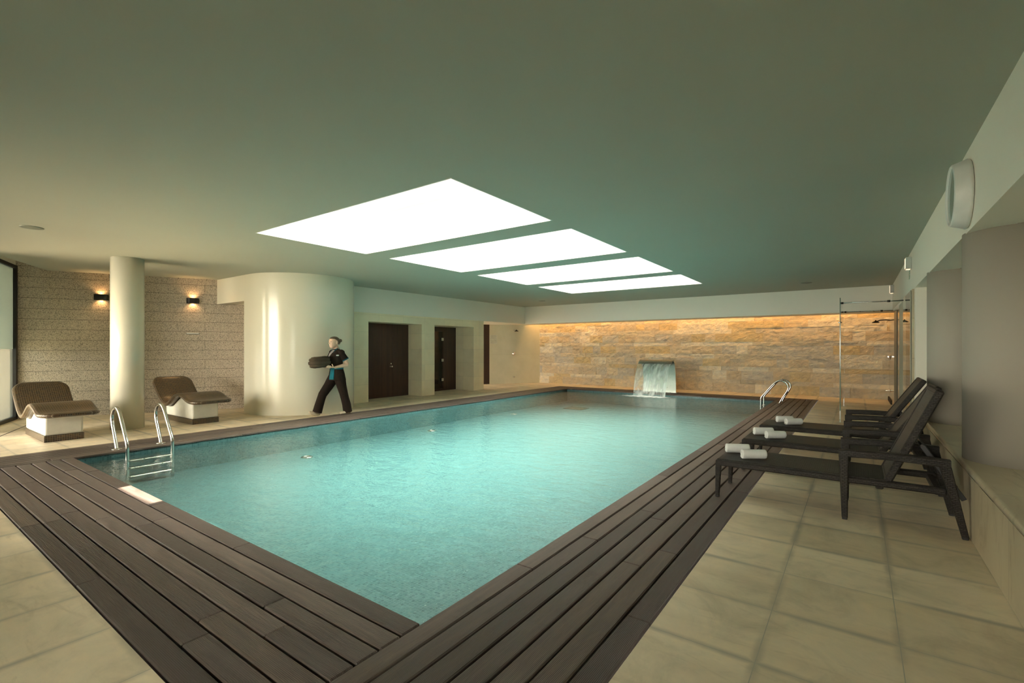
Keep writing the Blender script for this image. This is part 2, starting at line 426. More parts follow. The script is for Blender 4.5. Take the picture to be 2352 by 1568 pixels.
BLACK = simple('black_powder_coat', (.015, .014, .013), .45)
PLAST = simple('dark_plastic', (.02, .02, .021), .4)
def _tb(n):
    c = n.coord(); return n.bump(n.noise(c, 260, 3, .7), .7, .004)
def m_cloth(name, color, rough=.95, scale=220, st=.6):
    n = N(name); c = n.coord()
    return n.P(color=n.ramp(n.noise(c, 12, 3), [(.3, tuple(x*.9 for x in color)), (.7, color)]), rough=rough, spec=.15, normal=n.bump(n.noise(c, scale, 3, .7), st, .003))
TOWEL = m_cloth('white_terry', (.86, .86, .83))
UNIF = m_cloth('dark_brown_uniform', (.017, .011, .008), scale=120, st=.3)
TEAL = m_cloth('teal_trim', (.012, .13, .17), scale=120, st=.2)
BTOW = m_cloth('dark_brown_terry', (.075, .056, .038))
SKIN = simple('skin', (.60, .40, .28), .5, var=.05, vs=30)
HAIR = simple('dark_blond_hair', (.085, .058, .030), .45, var=.3, vs=60)
SHOE = simple('beige_leather', (.42, .36, .26), .5)
GREY = simple('grey_undershirt', (.25, .23, .22), .8)
WHITEP = simple('white_plastic', (.78, .79, .77), .35)
GRILL = simple('grey_speaker_grille', (.22, .23, .19), .6)
GLASS = m_clear('clear_glass', (.90, .96, .93))
GWIN = m_clear('window_glass', (.66, .68, .65))
GEDGE = simple('green_glass_edge', (.10, .19, .15), .15)
FROST = N('frosted_glass')
_t = FROST.n('BsdfTranslucent'); _t.inputs[0].default_value = (.22, .26, .25, 1)
_d = FROST.n('BsdfPrincipled') if False else FROST.b
FROST.P(color=(.50, .55, .50), rough=.35)
_m = FROST.n('MixShader'); _m.inputs[0].default_value = .35
FROST.t.links.new(_t.outputs[0], _m.inputs[1]); FROST.t.links.new(_d.outputs[0], _m.inputs[2]); FROST.t.links.new(_m.outputs[0], FROST.out.inputs['Surface'])
FROST = FROST.m
def m_haze():
    n = N('hazed_glass'); n.P(color=(.42, .47, .45), rough=.2); t = n.n('BsdfTransparent'); t.inputs[0].default_value = (.17, .20, .20, 1)
    u = n.n('BsdfTranslucent'); u.inputs[0].default_value = (.050, .062, .062, 1)
    a = n.n('MixShader'); a.inputs[0].default_value = .5; n.t.links.new(n.b.outputs[0], a.inputs[1]); n.t.links.new(u.outputs[0], a.inputs[2])
    x = n.n('MixShader'); n.set(x.inputs[0], n.ramp(n.noise(n.coord(), 1.5, 2), [(.3, (.50,)*3), (.7, (.58,)*3)])); n.t.links.new(t.outputs[0], x.inputs[1]); n.t.links.new(a.outputs[0], x.inputs[2])
    n.t.links.new(x.outputs[0], n.out.inputs['Surface']); return n.m
GTINT = m_haze()
def wb_(n):
    c = n.coord(); a = n.noise(n.coord(scale=(1.0, 1.5, 1)), 4.2, 4, .6, .4); b = n.noise(n.coord(scale=(1, 1, 1)), 16, 2, .5, .3)
    return n.bump(n.math('ADD', a, n.math('MULTIPLY', b, .22)), .60, .03)
WATER = m_clear('pool_water', (.90, .985, .96), 1.33, .05, wb_, .75)

# ---------------------------------------------------------------- room shell
XI, XO = -1.739, -.821; XL, XLO = -7.855, -8.624; YN, YNO = 1.654, .761; YF, YFO = 14.075, 14.893
def rects(name, L, z, mat, parent=None):
    m = MB()
    for x0, y0, x1, y1 in L: m.quad((x0, y0, z), (x1, y0, z), (x1, y1, z), (x0, y1, z))
    return m.build(name, mat, parent)
g = .006
struct(rects('floor', [(XO+g, -2.8, 2.0, 16.2), (-16.5, YFO+g, XO+g, 16.2), (-16.5, -2.8, XLO-g, YFO+g), (XLO-g, -2.8, XO+g, YNO-g)], 0, FLOOR), 'pale sandstone tile floor around the pool')
struct(rects('floor_substrate', [(-12.5, -2.7, 1.9, YN-.02), (-12.5, YF+.02, 1.9, 16.2), (-12.5, YN-.03, XL-.02, YF+.03), (XI+.02, YN-.03, 1.9, YF+.03)], -.045, DARK))
# sides of the gap between stone and deck
# pool basin
PZ = -.41; e = .022
m = MB()
x0, x1, y0, y1 = XL-e, XI+e, YN-e, YF+e
m.quad((x0, y0, PZ), (x1, y0, PZ), (x1, y1, PZ), (x0, y1, PZ))
m.quad((x0, y0, PZ), (x0, y0, -.03), (x1, y0, -.03), (x1, y0, PZ)); m.quad((x0, y1, PZ), (x1, y1, PZ), (x1, y1, -.03), (x0, y1, -.03))
m.quad((x0, y0, PZ), (x0, y1, PZ), (x0, y1, -.03), (x0, y0, -.03)); m.quad((x1, y0, PZ), (x1, y0, -.03), (x1, y1, -.03), (x1, y1, PZ))
struct(m.build('pool_basin', POOLM), 'turquoise mosaic pool basin')
struct(rects('pool_water', [(x0, y0, x1, y1)], -.062, WATER), 'clear turquoise pool water with gentle ripples')

# deck boards: real boards with gaps and staggered butt joints
def deck(name, x0, y0, x1, y1, axis, n, seed, label, z=0.0):
    rnd = random.Random(seed); m = MB()
    a0, a1 = (x0, x1) if axis == 'X' else (y0, y1); c0, c1 = (y0, y1) if axis == 'X' else (x0, x1)
    w = (c1-c0)/n
    for i in range(n):
        t = a0; ca, cb = c0+i*w+.0052, c0+(i+1)*w-.0052
        first = rnd.uniform(.5, 2.0)
        while t < a1-.01:
            L = first if t == a0 else rnd.choice([1.5, 1.9, 2.2, 2.6]); t2 = min(t+L, a1)
            if a1-t2 < .3: t2 = a1
            dz = rnd.uniform(-.0012, .0012)
            if axis == 'X': m.box(t+.0012, ca, -.03+dz, t2-.0012, cb, z+dz, .006)
            else: m.box(ca, t+.0012, -.03+dz, cb, t2-.0012, z+dz, .006)
            t = t2
    return struct(m.build(name, DX if axis == 'X' else DY), label)
deck('floor_deck_right', XI, -.6, XO, YFO, 'Y', 7, 3, 'dark ribbed timber deck along the lounger side of the pool')
deck('floor_deck_near', XL, YNO, XI, YN, 'X', 7, 8, 'dark ribbed timber deck across the near end of the pool')
deck('floor_deck_left', XLO, -.6, XL, YFO, 'Y', 6, 5, 'dark timber deck along the far long side')
deck('floor_deck_far', XL, YF, XI, YFO, 'X', 6, 6, 'dark timber deck in front of the stone wall')

# ceiling with four openings
outer = [(.69, -2.75), (.69, 14.64), (-10.0, 14.64), (-10.0, 6.6), (-13.5, 6.6), (-13.6, 2.77), (-12.9, 2.36), (-9.81, .571), (-2.2, -2.575), (-2.2, -2.75)]
holes = [[(SX0, a), (SX0, b), (SX1, b), (SX1, a)] for a, b in SKY]
polys = [outer]+holes; flat = [Vector((x, y, CZ)) for p in polys for x, y in p]
tris = tessellate_polygon([[Vector((x, y, 0)) for x, y in p] for p in polys])
m = MB(); m.v = [tuple(v) for v in flat]
for t in tris:
    a, b, c = [flat[i] for i in t]
    m.face(t if (b-a).cross(c-a).z < 0 else t[::-1])
struct(m.build('ceiling', CEIL), 'flat painted ceiling with four skylight openings')
# roof slab over the whole room, cut to the walls
q0_, q1_ = WA-WD*.9-WN*.14, WA+WD*11.5-WN*.14
op = [(3, -2.95), (3, 16.4), (-17, 16.4), (-17, 4.2), (q0_.x, q0_.y), (q1_.x, q1_.y), (q1_.x, -2.95)]
hp = [[(SX0-.02, a-.02), (SX0-.02, b+.02), (SX1+.02, b+.02), (SX1+.02, a-.02)] for a, b in SKY]
fl = [(x, y, 3.06) for p in [op]+hp for x, y in p]
rs = MB(); rs.v = fl
for t in tessellate_polygon([[Vector((x, y, 0)) for x, y in p] for p in [op]+hp]): rs.face(t)
struct(rs.build('ceiling_roof_slab', WALL))
m = MB()
m.quad((-13.6, 2.77, CZ), (-12.9, 2.36, CZ), (-12.9, 2.36, 3.06), (-13.6, 2.77, 3.06)); m.quad((-12.9, 2.36, CZ), (-9.81, .571, CZ), (-9.81, .571, 3.06), (-12.9, 2.36, 3.06))
struct(m.build('ceiling_edge', WALL))
for i, (a, b) in enumerate(SKY):
    m = MB(); t = .012; zt = 3.44
    m.box(SX0-t, a-t, CZ-.001, SX0, b+t, zt); m.box(SX1, a-t, CZ-.001, SX1+t, b+t, zt); m.box(SX0, a-t, CZ-.001, SX1, a, zt); m.box(SX0, b, CZ-.001, SX1, b+t, zt)
    o = struct(m.build('window_skylight_shaft', SHAFT), 'white rectangular skylight shaft, number %s from the camera end' % ['one', 'two', 'three', 'four'][i])
    m = MB(); m.quad((SX0, a, 3.43), (SX1, a, 3.43), (SX1, b, 3.43), (SX0, b, 3.43)); m.build('glazing', GLASS, o)

# right side: beam, bench, columns, back wall
m = MB(); m.box(.69, -2.75, SZ, .93, 15.92, 3.05); struct(m.build('wall_beam_right', WALL), 'painted dropped beam along the right side')
m = MB(); m.quad((.93, -2.75, SZ+.004), (1.75, -2.75, SZ+.004), (1.75, 9.2, SZ+.004), (.93, 9.2, SZ+.004)); struct(m.build('ceiling_niche_right', WALL))
m = MB(); m.quad((1.7, -2.75, 0), (1.7, 9.3, 0), (1.7, 9.3, 2.3), (1.7, -2.75, 2.3)); struct(m.build('wall_right', WALL))
m = MB(); m.box(.70, 9.2, 0, 1.75, 15.95, SZ); struct(m.build('wall_right_pier', WALL))
# bench with rounded nosing
m = MB(); pr_ = [(.652, 0), (.652, .455)]+[(.672-.02*math.cos(a)-0, .463+.02*math.sin(a)) for a in (0, .5, 1.0, 1.57)]+[(1.7, .483)]
R = [[(x, y, z) for x, z in pr_] for y in (-2.75, 9.2)]
n0 = len(pr_); m.v += [p for r in R for p in r]
for i in range(n0-1): m.face((i, i+1, n0+i+1, n0+i), smooth=(1 < i < 5))
o = struct(m.build('wall_bench', BENCH), 'raised sandstone ledge carrying the round columns')
m = MB(); m.box(.645, -2.75, .452, .6535, 9.2, .457); m.build('trim_1', CHROME, o)
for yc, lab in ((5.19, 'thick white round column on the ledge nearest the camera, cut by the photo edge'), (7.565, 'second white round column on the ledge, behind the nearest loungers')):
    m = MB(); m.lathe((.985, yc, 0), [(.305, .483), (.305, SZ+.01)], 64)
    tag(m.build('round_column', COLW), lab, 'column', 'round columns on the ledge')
# far beam and left beam (L-shaped soffit block)
m = MB(); m.box(-9.93, 14.62, SZ, .69, 15.38, 3.05); struct(m.build('wall_beam_far', WALL), 'painted dropped beam in front of the stone wall')
m = MB(); m.box(-13.5, 6.9, SZ, -9.95, 15.38, 3.05); m.box(-9.95, 6.9, SZ, -9.935, 15.38, 3.05); struct(m.build('wall_beam_left', WALL), 'painted dropped beam above the stone door surround')
m = MB(); m.box(-12, 15.38, 2.95, .69, 16.1, 3.04); struct(m.build('ceiling_cove', WALL))

# split-face stone wall of individual rough blocks
def stone_wall():
    rnd = random.Random(11); m = MB(); Y = 15.93; x0, x1 = -10.18, .74
    rows = [.27, .12, .27, .13, .235, .145, .245, .13, .255, .15, .21, .12, .25, .14]
    z = 0
    for ri, h in enumerate(rows):
        x = x0-rnd.uniform(0, .4); thin = h < .16; z1 = min(z+h, 2.62)
        while x < x1:
            L = rnd.uniform(.35, 1.3) if thin else rnd.choice([.3, .42, .5, .6, .7, .85]); tone = rnd.choice([.05, .15, .25, .35, .45, .62, .72, .82, .88, .95]) if not thin else rnd.choice([.25, .35, .45, .72, .72, .78, .82, .88, .62])
            xa, xb = max(x, x0), min(x+L, x1)
            if xb-xa > .05:
                d = rnd.uniform(.020, .055); TU = [(tone+.01, .5)]*4; nx, nz = max(4, int((xb-xa)/.035)), max(3, int(h/.035)); n = len(m.v)
                sd = rnd.uniform(0, 100); tx, tz = rnd.uniform(-.012, .012), rnd.uniform(-.014, .014)
                for k in range(nz+1):
                    for i in range(nx+1):
                        u, w = i/nx, k/nz; px, pz = xa+.001+(xb-xa-.002)*u, z+.001+(z1-z-.002)*w
                        ed = min(u, 1-u, w*.8, (1-w)*.8)*6; ed = min(1, ed)
                        q = mnoise.noise(Vector((px*7+sd, pz*9, sd)))*.026+mnoise.noise(Vector((px*19+sd, pz*23, sd)))*.013
                        m.v.append((px, Y-d-(.006+q+tx*(u-.5)*2+tz*(w-.5)*2)*(.35+.65*ed), pz))
                W_ = nx+1
                for k in range(nz):
                    for i in range(nx): m.face((n+k*W_+i, n+k*W_+i+1, n+(k+1)*W_+i+1, n+(k+1)*W_+i), TU, False)
                # rim back to the wall
                rim = [n+i for i in range(nx+1)]+[n+k*W_+nx for k in range(1, nz+1)]+[n+nz*W_+i for i in range(nx-1, -1, -1)]+[n+k*W_ for k in range(nz-1, 0, -1)]
                b = len(m.v)
                for q in rim: p = m.v[q]; m.v.append((p[0], Y, p[2]))
                for q in range(len(rim)):
                    q2 = (q+1) % len(rim); m.face((rim[q], b+q, b+q2, rim[q2]), TU)
            x += L
        z = z1
    # joints
    o = struct(m.build('wall_far', SPLIT), 'ochre split-face stone wall washed by warm light from above')
    k = MB(); k.quad((x0-.3, Y-.004, -.01), (x1, Y-.004, -.01), (x1, Y-.004, 3.0), (x0-.3, Y-.004, 3.0)); struct(k.build('wall_far_backing', simple('stone_mortar', (.10, .08, .05), .9)))
stone_wall()

# left: marble shower wall on the diagonal, wood panel, stone surround with two recesses
def vplane(name, a, b, z0, z1, mat, th=.05, side=1, parent=None, u0=0):
    a, b = Vector((*a, 0)), Vector((*b, 0)); L = (b-a).length; d = (b-a)/L; n = Vector((-d.y, d.x, 0))*side*th
    m = MB(); P = [a, b, b+n, a+n]
    for i, (p, q, l0, l1) in enumerate(((P[0], P[1], u0, u0+L), (P[1], P[2], 0, th), (P[2], P[3], u0+L, u0), (P[3], P[0], 0, th))):
        m.quad((p.x, p.y, z0), (q.x, q.y, z0), (q.x, q.y, z1), (p.x, p.y, z1), uv=[(l0, z0), (l1, z0), (l1, z1), (l0, z1)])
    m.quad(*[(p.x, p.y, z1) for p in P]); m.quad(*[(p.x, p.y, z0) for p in P])
    return m.build(name, mat, parent)
struct(vplane('wall_shower_left', (-11.25, 14.18), (-10.02, 16.0), 0, 2.9, MARB), 'cream marble shower wall in the far left corner')
struct(vplane('wall_wood_panel', (-12.3, 12.6), (-11.25, 14.18), 0, 2.24, WOOD), 'dark wood panel beside the marble shower wall')
m = MB(); FX = -9.95; TH = SZ+.002
def fbox(y0_, y1_, z0_, z1_, xb): m.box(xb, y0_, z0_, FX, y1_, z1_)
fbox(7.0, 7.665, 0, 2.023, -10.56); fbox(9.48, 9.983, 0, 2.023, -10.78); fbox(11.735, 12.242, 0, 2.023, -10.78); fbox(7.0, 12.242, 2.023, TH, -10.78)
struct(m.build('wall_door_surround', FRAME), 'beige stone surround with two door recesses')
m = MB(); m.box(-11.4, 7.0, 0, -10.80, 12.20, SZ); struct(m.build('wall_left_backing', DARK))
# door 1: double leaf
def door(name, x, y0_, y1_, label):
    m = MB(); m.box(x-.05, y0_, 0, x, (y0_+y1_)/2-.002, 2.023, .002); o = m.build(name, WOOD)
    struct(o, label); return o
d1 = MB(); d1.box(-10.55, 7.66, .005, -10.50, 8.915, 2.022, .002); d1.box(-10.55, 8.92, .005, -10.50, 9.49, 2.022, .002)
o = struct(d1.build('door_1', WOOD), 'dark slatted double door in the nearer stone recess')
m = MB(); m.lathe((-10.5, 8.843, .925), [(.022, 0), (.024, .012), (.012, .02), (.006, .024)], 16, 'X'); m.build('door_lock', CHROME, o)
m = MB(); m.lathe((-10.5, 8.83, .845), [(.026, 0), (.026, .01), (.01, .018), (.01, .05), (.022, .055), (.022, .07)], 16, 'X'); m.build('door_handle', CHROME, o)
# door 2: wood wall with a glass sauna door
m = MB(); m.box(-10.77, 11.14, .005, -10.72, 11.76, 2.022, .002); m.box(-10.77, 9.96, 1.88, -10.72, 11.14, 2.022, .002); m.box(-10.77, 9.96, .005, -10.72, 10.2, 1.88, .002)
m.box(-10.77, 10.2, .005, -10.72, 11.14, .06, .002)
o = struct(m.build('door_2', WOOD), 'dark slatted panel with a glass sauna door in the farther stone recess')
m = MB(); m.box(-10.745, 10.2, .065, -10.735, 11.10, 1.875); m.build('door_glass', GLASS, o)
for z in (1.634, .968, .35):
    m = MB(); m.box(-10.73, 11.06, z-.045, -10.71, 11.16, z+.045, .004); m.build('hinge', CHROME, o)
m = MB(); m.box(-11.42, 9.9, 0, -11.40, 12.0, 2.2); m.quad((-11.39, 9.9, .005), (-10.8, 9.9, .005), (-10.8, 12, .005), (-11.39, 12, .005))
struct(m.build('wall_sauna_interior', simple('sauna_wood', (.20, .10, .05), .6)))
for z in (.30,):
    m = MB(); m.box(-11.38, 10.3, z, -10.95, 11.1, z+.06); tag(m.build('sauna_bench', simple('dark_bench_wood', (.05, .03, .02), .5)), 'low dark bench seen through the glass sauna door', 'bench')
lamp('sauna_glow', 'POINT', (-11.15, 10.95, 1.95), 16.0, (1, .5, .2), shadow_soft_size=.05)

# big rounded stucco volume with header over the passage
cx, cyy, rr = -10.05, 5.93, 1.12
pts = [(-10.28, 4.81), (cx, 4.81)]+[(cx+rr*math.sin(a), cyy-rr*math.cos(a)) for a in [i*PI/180*6 for i in range(1, 26)]]+[(-9.96, 6.98), (-10.6, 7.1), (-10.6, 6.2), (-10.3, 5.0)]
m = MB(); m.prism(pts, 0, CZ+.02)
o = struct(m.build('wall_rounded', STUC), 'large rounded cream stucco wall left of the stone surround')
for p in o.data.polygons: p.use_smooth = abs(p.normal.z) < .5 and p.center.x > -10.1 and p.center.y < 6.97
o.data.set_sharp_from_angle(angle=math.radians(20)) if hasattr(o.data, 'set_sharp_from_angle') else None
m = MB(); m.box(-11.75, 4.81, 2.325, -10.281, 5.1, CZ+.02); struct(m.build('wall_header', STUC), 'cream header bridging from the granite wall to the rounded wall')
m = MB(); m.box(-13.5, 5.1, 2.33, -10.3, 6.9, 2.45); struct(m.build('ceiling_passage', WALL))
m = MB(); m.box(-12.3, 6.9, 0, -10.3, 7.0, 2.4); struct(m.build('wall_passage_end', WALL))

# granite wall on the slant
GA, GB = (-14.6, -1.156), (-10.55, 6.664)
gd = Vector((1.16, 2.24)).normalized(); ga = Vector((-12.44, 3.01))-gd*4.8; gb = Vector((-12.44, 3.01))+gd*4.3
struct(vplane('wall_granite', ga, gb, -.3, 3.06, GRAN, .25, 1), 'speckled granite block wall on the left')

# window wall: black frames, frosted above and clear below
wl = 11.6
def wpt(s, off=0): p = WA+WD*s+WN*off; return (p.x, p.y)
PW = 1.95; NP = 4
def wbox(mb, s0, s1, z0, z1, o0, o1):
    a, b, c, d = wpt(s0, o0), wpt(s1, o0), wpt(s1, o1), wpt(s0, o1); mb.prism([a, b, c, d], z0, z1)
for i in range(NP):
    s0, s1 = i*PW, (i+1)*PW; m = MB(); t = .035
    wbox(m, s0-(.16 if i == 0 else 0), s0+t, 0, 2.92, -.05, .03); wbox(m, s1-t, s1, 0, 2.92, -.05, .03); wbox(m, s0+t, s1-t, 2.86, 2.92, -.05, .03); wbox(m, s0+t, s1-t, 0, .06, -.05, .03)
    o = struct(m.build('window_%d' % (i+1), BLACK), 'tall black framed window, frosted in its upper half')
    if i == 0:
        m = MB(); wbox(m, s0+t, s1-t, 1.335, 2.86, -.02, -.012); m.build('frosted_pane', FROST, o)
    m = MB(); a, b = wpt(s0+t, -.016), wpt(s1-t, -.016); zt = 1.335 if i == 0 else 2.86; m.quad((*a, .06), (*b, .06), (*b, zt), (*a, zt)); m.build('clear_pane', GTINT if i == 0 else GWIN, o)
m = MB(); wbox(m, -.3, NP*PW, 2.92, 3.07, -.12, 0); struct(m.build('wall_window_lintel', WALL))
# solid wall on the camera side, with a slot added to cut the sun patch
sl0, sl1 = 0, 0
def wall_with_slot(s0, s1, q0, q1, za, zb, h):
    m = MB(); wbox(m, s0, q0, 0, 3.06, -.03, 0); wbox(m, q1, s1, 0, 3.06, -.03, 0); K = 16
    for i in range(K):      # gently sloping slot
        a, b = q0+(q1-q0)*i/K, q0+(q1-q0)*(i+1)/K; z = za+(zb-za)*(i+.5)/K
        wbox(m, a, b, 0, z, -.03, 0); wbox(m, a, b, z+h, 3.06, -.03, 0)
    return m
# ray from the lit patch back to the wall plane
def slot_hit(x, y):
    p = Vector((x, y, 0)); t = (p-WA).dot(WN)/(-SUNDIR.dot(WN)); t = abs(t); h = p-SUNDIR*t; return (h-WA).dot(WD), h.z
h0 = slot_hit(-5.80, 1.56); h1 = slot_hit(-4.98, 1.56); 
m = wall_with_slot(NP*PW, wl, h0[0], h1[0], h0[1]-.01, h1[1]-.01, .12)
struct(m.build('wall_window_side', WALL), 'solid plaster wall with an unseen slot added to shape the sun patch')
m = MB(); m.box(-4, -2.9, 0, -2.7, -2.75, 3.06); m.box(-.1, -2.9, 0, 2, -2.75, 3.06); m.box(-2.7, -2.9, 0, -.1, -2.75, .9); m.box(-2.7, -2.9, 1.9, -.1, -2.75, 3.06); o = struct(m.build('wall_near', WALL), 'wall behind the camera with an unseen window added to light the near area')
m = MB(); m.quad((-2.7, -2.83, .9), (-.1, -2.83, .9), (-.1, -2.83, 1.9), (-2.7, -2.83, 1.9)); m.build('clear_pane', GLASS, o)  # pane of the unseen window added to brighten the near floor
m = MB(); m.box(-4, -6.5, 2.95, 3, -2.92, 3.05); struct(m.build('ceiling_sun_blocker', WALL), 'unseen slab added to block sun at the window behind the camera')  # unseen canopy added only to keep direct sun out of this window
m = MB(); wbox(m, -4.0, NP*PW-.1, 2.95, 3.055, -3.6, -.05); wbox(m, NP*PW-.12, NP*PW-.06, -.05, 3.05, -3.6, -.06); struct(m.build('ceiling_sun_blocker', WALL), 'unseen slab and fin added to keep sun off the side windows')  # canopy and end fin added out of view to block direct sun
m = MB(); m.prism([(-26, -24), (8, -24), (8, -2.95), (-1.4, -2.95), (WA.x-.3, WA.y-.02), (-26, 6)], -.34, -.06); struct(m.build('floor_outside', simple('dark_paving', (.07, .07, .065), .9, var=.2, vs=30)))
m = MB(); wbox(m, 0, NP*PW, 0, .002, .42, .435); struct(m.build('trim_2', DARK))

# ---------------------------------------------------------------- left round column
m = MB(); m.lathe((-10.014, 2.788, 0), [(.230, 0), (.230, CZ+.01)], 96)
tag(m.build('round_column', STUC), 'polished cream round column standing free between the two mosaic loungers', 'column')

# ---------------------------------------------------------------- mosaic heated loungers
def shell_profile():
    # (x, z) along the centre, head to foot, smooth
    K = [(-1.72, .775), (-1.64, .72), (-1.52, .615), (-1.36, .48), (-1.2, .37), (-1.02, .305), (-.85, .325), (-.66, .42), (-.5, .49), (-.36, .512), (-.2, .485), (-.02, .43), (.12, .405), (.30, .40)]
    P = []
    for i in range(len(K)-1):
        p0, p1, p2, p3 = [Vector(K[min(max(j, 0), len(K)-1)]) for j in (i-1, i, i+1, i+2)]
        for q in range(5):
            t = q/5; P.append(.5*((2*p1)+(p2-p0)*t+(2*p0-5*p1+4*p2-p3)*t*t+(3*p1-p0-3*p2+p3)*t**3))
    P.append(Vector(K[-1])); return P
def mosaic_lounger(loc, label):
    root = empty('mosaic_lounger', loc, label, 'lounger', 'brown mosaic heated loungers')
    P = shell_profile(); n = len(P); half = .35; th = .062
    Ls = [0]
    for i in range(1, n): Ls.append(Ls[-1]+(P[i]-P[i-1]).length)
    tot = Ls[-1]; m = MB(); R = []
    seg = 8; offs = []
    # cross-section: rounded slab, half-width shrinks towards the ends for rounded corners
    def wid(l):
        r = .20; d = min(l, tot-l); d = max(d, 0.0)
        if d >= r: return half
        return half-r+math.sqrt(max(0, r*r-(r-d)**2))
    uv_c = None
    cs = [(-1, 0)]
    top = 18
    for i in range(n):
        t = (P[min(i+1, n-1)]-P[max(i-1, 0)]).normalized(); nr = Vector((-t.y, t.x))
        if nr.y < 0: nr = -nr
        w = wid(Ls[i]); e_ = min(Ls[i], tot-Ls[i]); tt = th*(.45+.55*min(1, e_/.03))
        ring = []; us = []
        hh = tt/2
        for j in range(top+1): us.append((-w+hh)+(2*w-2*hh)*j/top)
        cross = [(u, hh) for u in us]
        cross += [(w-hh+hh*math.sin(a), hh*math.cos(a)) for a in (PI/4, PI/2, 3*PI/4)]
        cross += [(u, -hh) for u in us[::-1]]
        cross += [(-w+hh-hh*math.sin(a), -hh*math.cos(a)) for a in (PI/4, PI/2, 3*PI/4)]
        for u, v_ in cross:
            q = P[i]+nr*v_; ring.append((q.x, u+.03, q.y))
        R.append(ring)
        if i == 0:
            s_ = [0]
            for j in range(1, len(cross)+1):
                a, b = cross[j-1], cross[j % len(cross)]; s_.append(s_[-1]+math.hypot(b[0]-a[0], b[1]-a[1]))
            uv_c = None
    # uv across uses true lateral position so tiles stay square
    full = []
    w = half; hh = th/2
    us = [(-w+hh)+(2*w-2*hh)*j/top for j in range(top+1)]
    cr = [(u, hh) for u in us]+[(w-hh+hh*math.sin(a), hh*math.cos(a)) for a in (PI/4, PI/2, 3*PI/4)]+[(u, -hh) for u in us[::-1]]+[(-w+hh-hh*math.sin(a), -hh*math.cos(a)) for a in (PI/4, PI/2, 3*PI/4)]
    full = [0]
    for j in range(1, len(cr)+1):
        a, b = cr[j-1], cr[j % len(cr)]; full.append(full[-1]+math.hypot(b[0]-a[0], b[1]-a[1]))
    m.rings(R, uvs=(Ls, full))
    m.build('seat_shell', BROWNM, root)
    # white base following the underside
    def under(x):
        for i in range(n-1):
            if P[i].x <= x <= P[i+1].x: return P[i].y+(P[i+1].y-P[i].y)*(x-P[i].x)/max(1e-6, P[i+1].x-P[i].x)-.033
        return .4
    poly = [(-1.19, .09), (0, .09), (0, under(0))]+[(x, under(x)-(0 if x > -.8 else .004)) for x in (-.1, -.2, -.3, -.38, -.45, -.55, -.65, -.75, -.85, -.95, -1.05)]+[(-1.19, .285)]
    b = MB(); b.prism(poly, -.215, .215, M=Matrix(((1, 0, 0, 0), (0, 0, 1, 0), (0, 1, 0, 0), (0, 0, 0, 1))))
    # round the vertical edges a little with an extra bevel modifier
    o = b.build('base', simple('white_render', (.78, .77, .69), .6), root)
    md = o.modifiers.new('bevel', 'BEVEL'); md.width = .03; md.segments = 3; md.limit_method = 'ANGLE'
    o['label'] = 'white rendered base block'
    b = MB(); b.box(-1.195, -.220, 0, .005, .220, .093, .004); o = b.build('plinth', BROWNM, root); o['label'] = 'small brown mosaic plinth strip'
    return root
mosaic_lounger((-9.42, 1.875, 0), 'brown mosaic heated lounger nearest the window, left of the free round column')
mosaic_lounger((-9.52, 3.79, 0), 'brown mosaic heated lounger between the free round column and the rounded wall')

# ---------------------------------------------------------------- wall sconces on granite
def sconce(c, label):
    ang = math.atan2(gd.y, gd.x)-PI/2    # local Y along wall, +X into room
    root = empty('wall_sconce', c, label, 'wall lamp', 'black sconces on the granite wall', rz=ang)
    m = MB(); k = 14; L = .235; r = .075
    out = []; inn = []
    prof = lambda r_: [(0+r_*.92*math.sin(PI*i/k), -L/2*math.cos(PI*i/k)*(r_/r)) for i in range(k+1)]
    A = []; B = []
    for i in range(k+1):
        t = i/k; yy = -L/2+L*t; xx = .085*(1-abs(2*t-1)**4.5)
        A.append((xx, yy)); B.append((max(xx-.006, 0), yy*.95))
    R = [[(x, y, -.055) for x, y in A], [(x, y, .055) for x, y in A], [(x, y, .055) for x, y in B], [(x, y, -.055) for x, y in B], [(x, y, -.055) for x, y in A]]
    m.rings(R, closed=False, smooth=False); m.box(0, -L/2, -.055, .004, L/2, .055)
    m.build('lamp_shade', BLACK, root)
    b = MB(); b.lathe((.035, 0, 0), [(.003, -.03), (.012, -.026), (.012, .026), (.003, .03)], 12); b.build('bulb', m_emit('warm_bulb', (1, .55, .22, 1), 12), root)
    p = root.matrix_basis @ Vector((.04, 0, .0))
    for z, s in ((.03, 1), (-.03, -1)):
        l = lamp('sconce_glow', 'SPOT', (p.x, p.y, p.z+z), 4.5, (1, .55, .22), aim=(-.0, .0, s), spot_size=2.4, spot_blend=.8, shadow_soft_size=.02)
    return root
gn = Vector((gd.y, -gd.x))
def onwall(y_, z):
    s = (y_-3.01)/gd.y; p = Vector((-12.44, 3.01))+gd*s+gn*.002; return (p.x, p.y, z)
sconce(onwall(3.03, 2.38), 'black wall sconce on the granite wall, half hidden by the free round column')
sconce(onwall(4.41, 2.38), 'black wall sconce on the granite wall right of the free round column')
ang = math.atan2(gd.y, gd.x)-PI/2
root = empty('wall_hook_rail', onwall(4.41, 1.675), 'small white horizontal rail on the granite wall below the right sconce', 'rail', rz=ang)
m = MB(); m.box(0, -.11, -.012, .03, .11, .012, .004); m.build('bar', WHITEP, root)
m = MB(); m.box(0, -.125, -.03, .006, .13, .012, .002); m.build('wall_plate', simple('translucent_grey', (.30, .29, .25), .3), root)

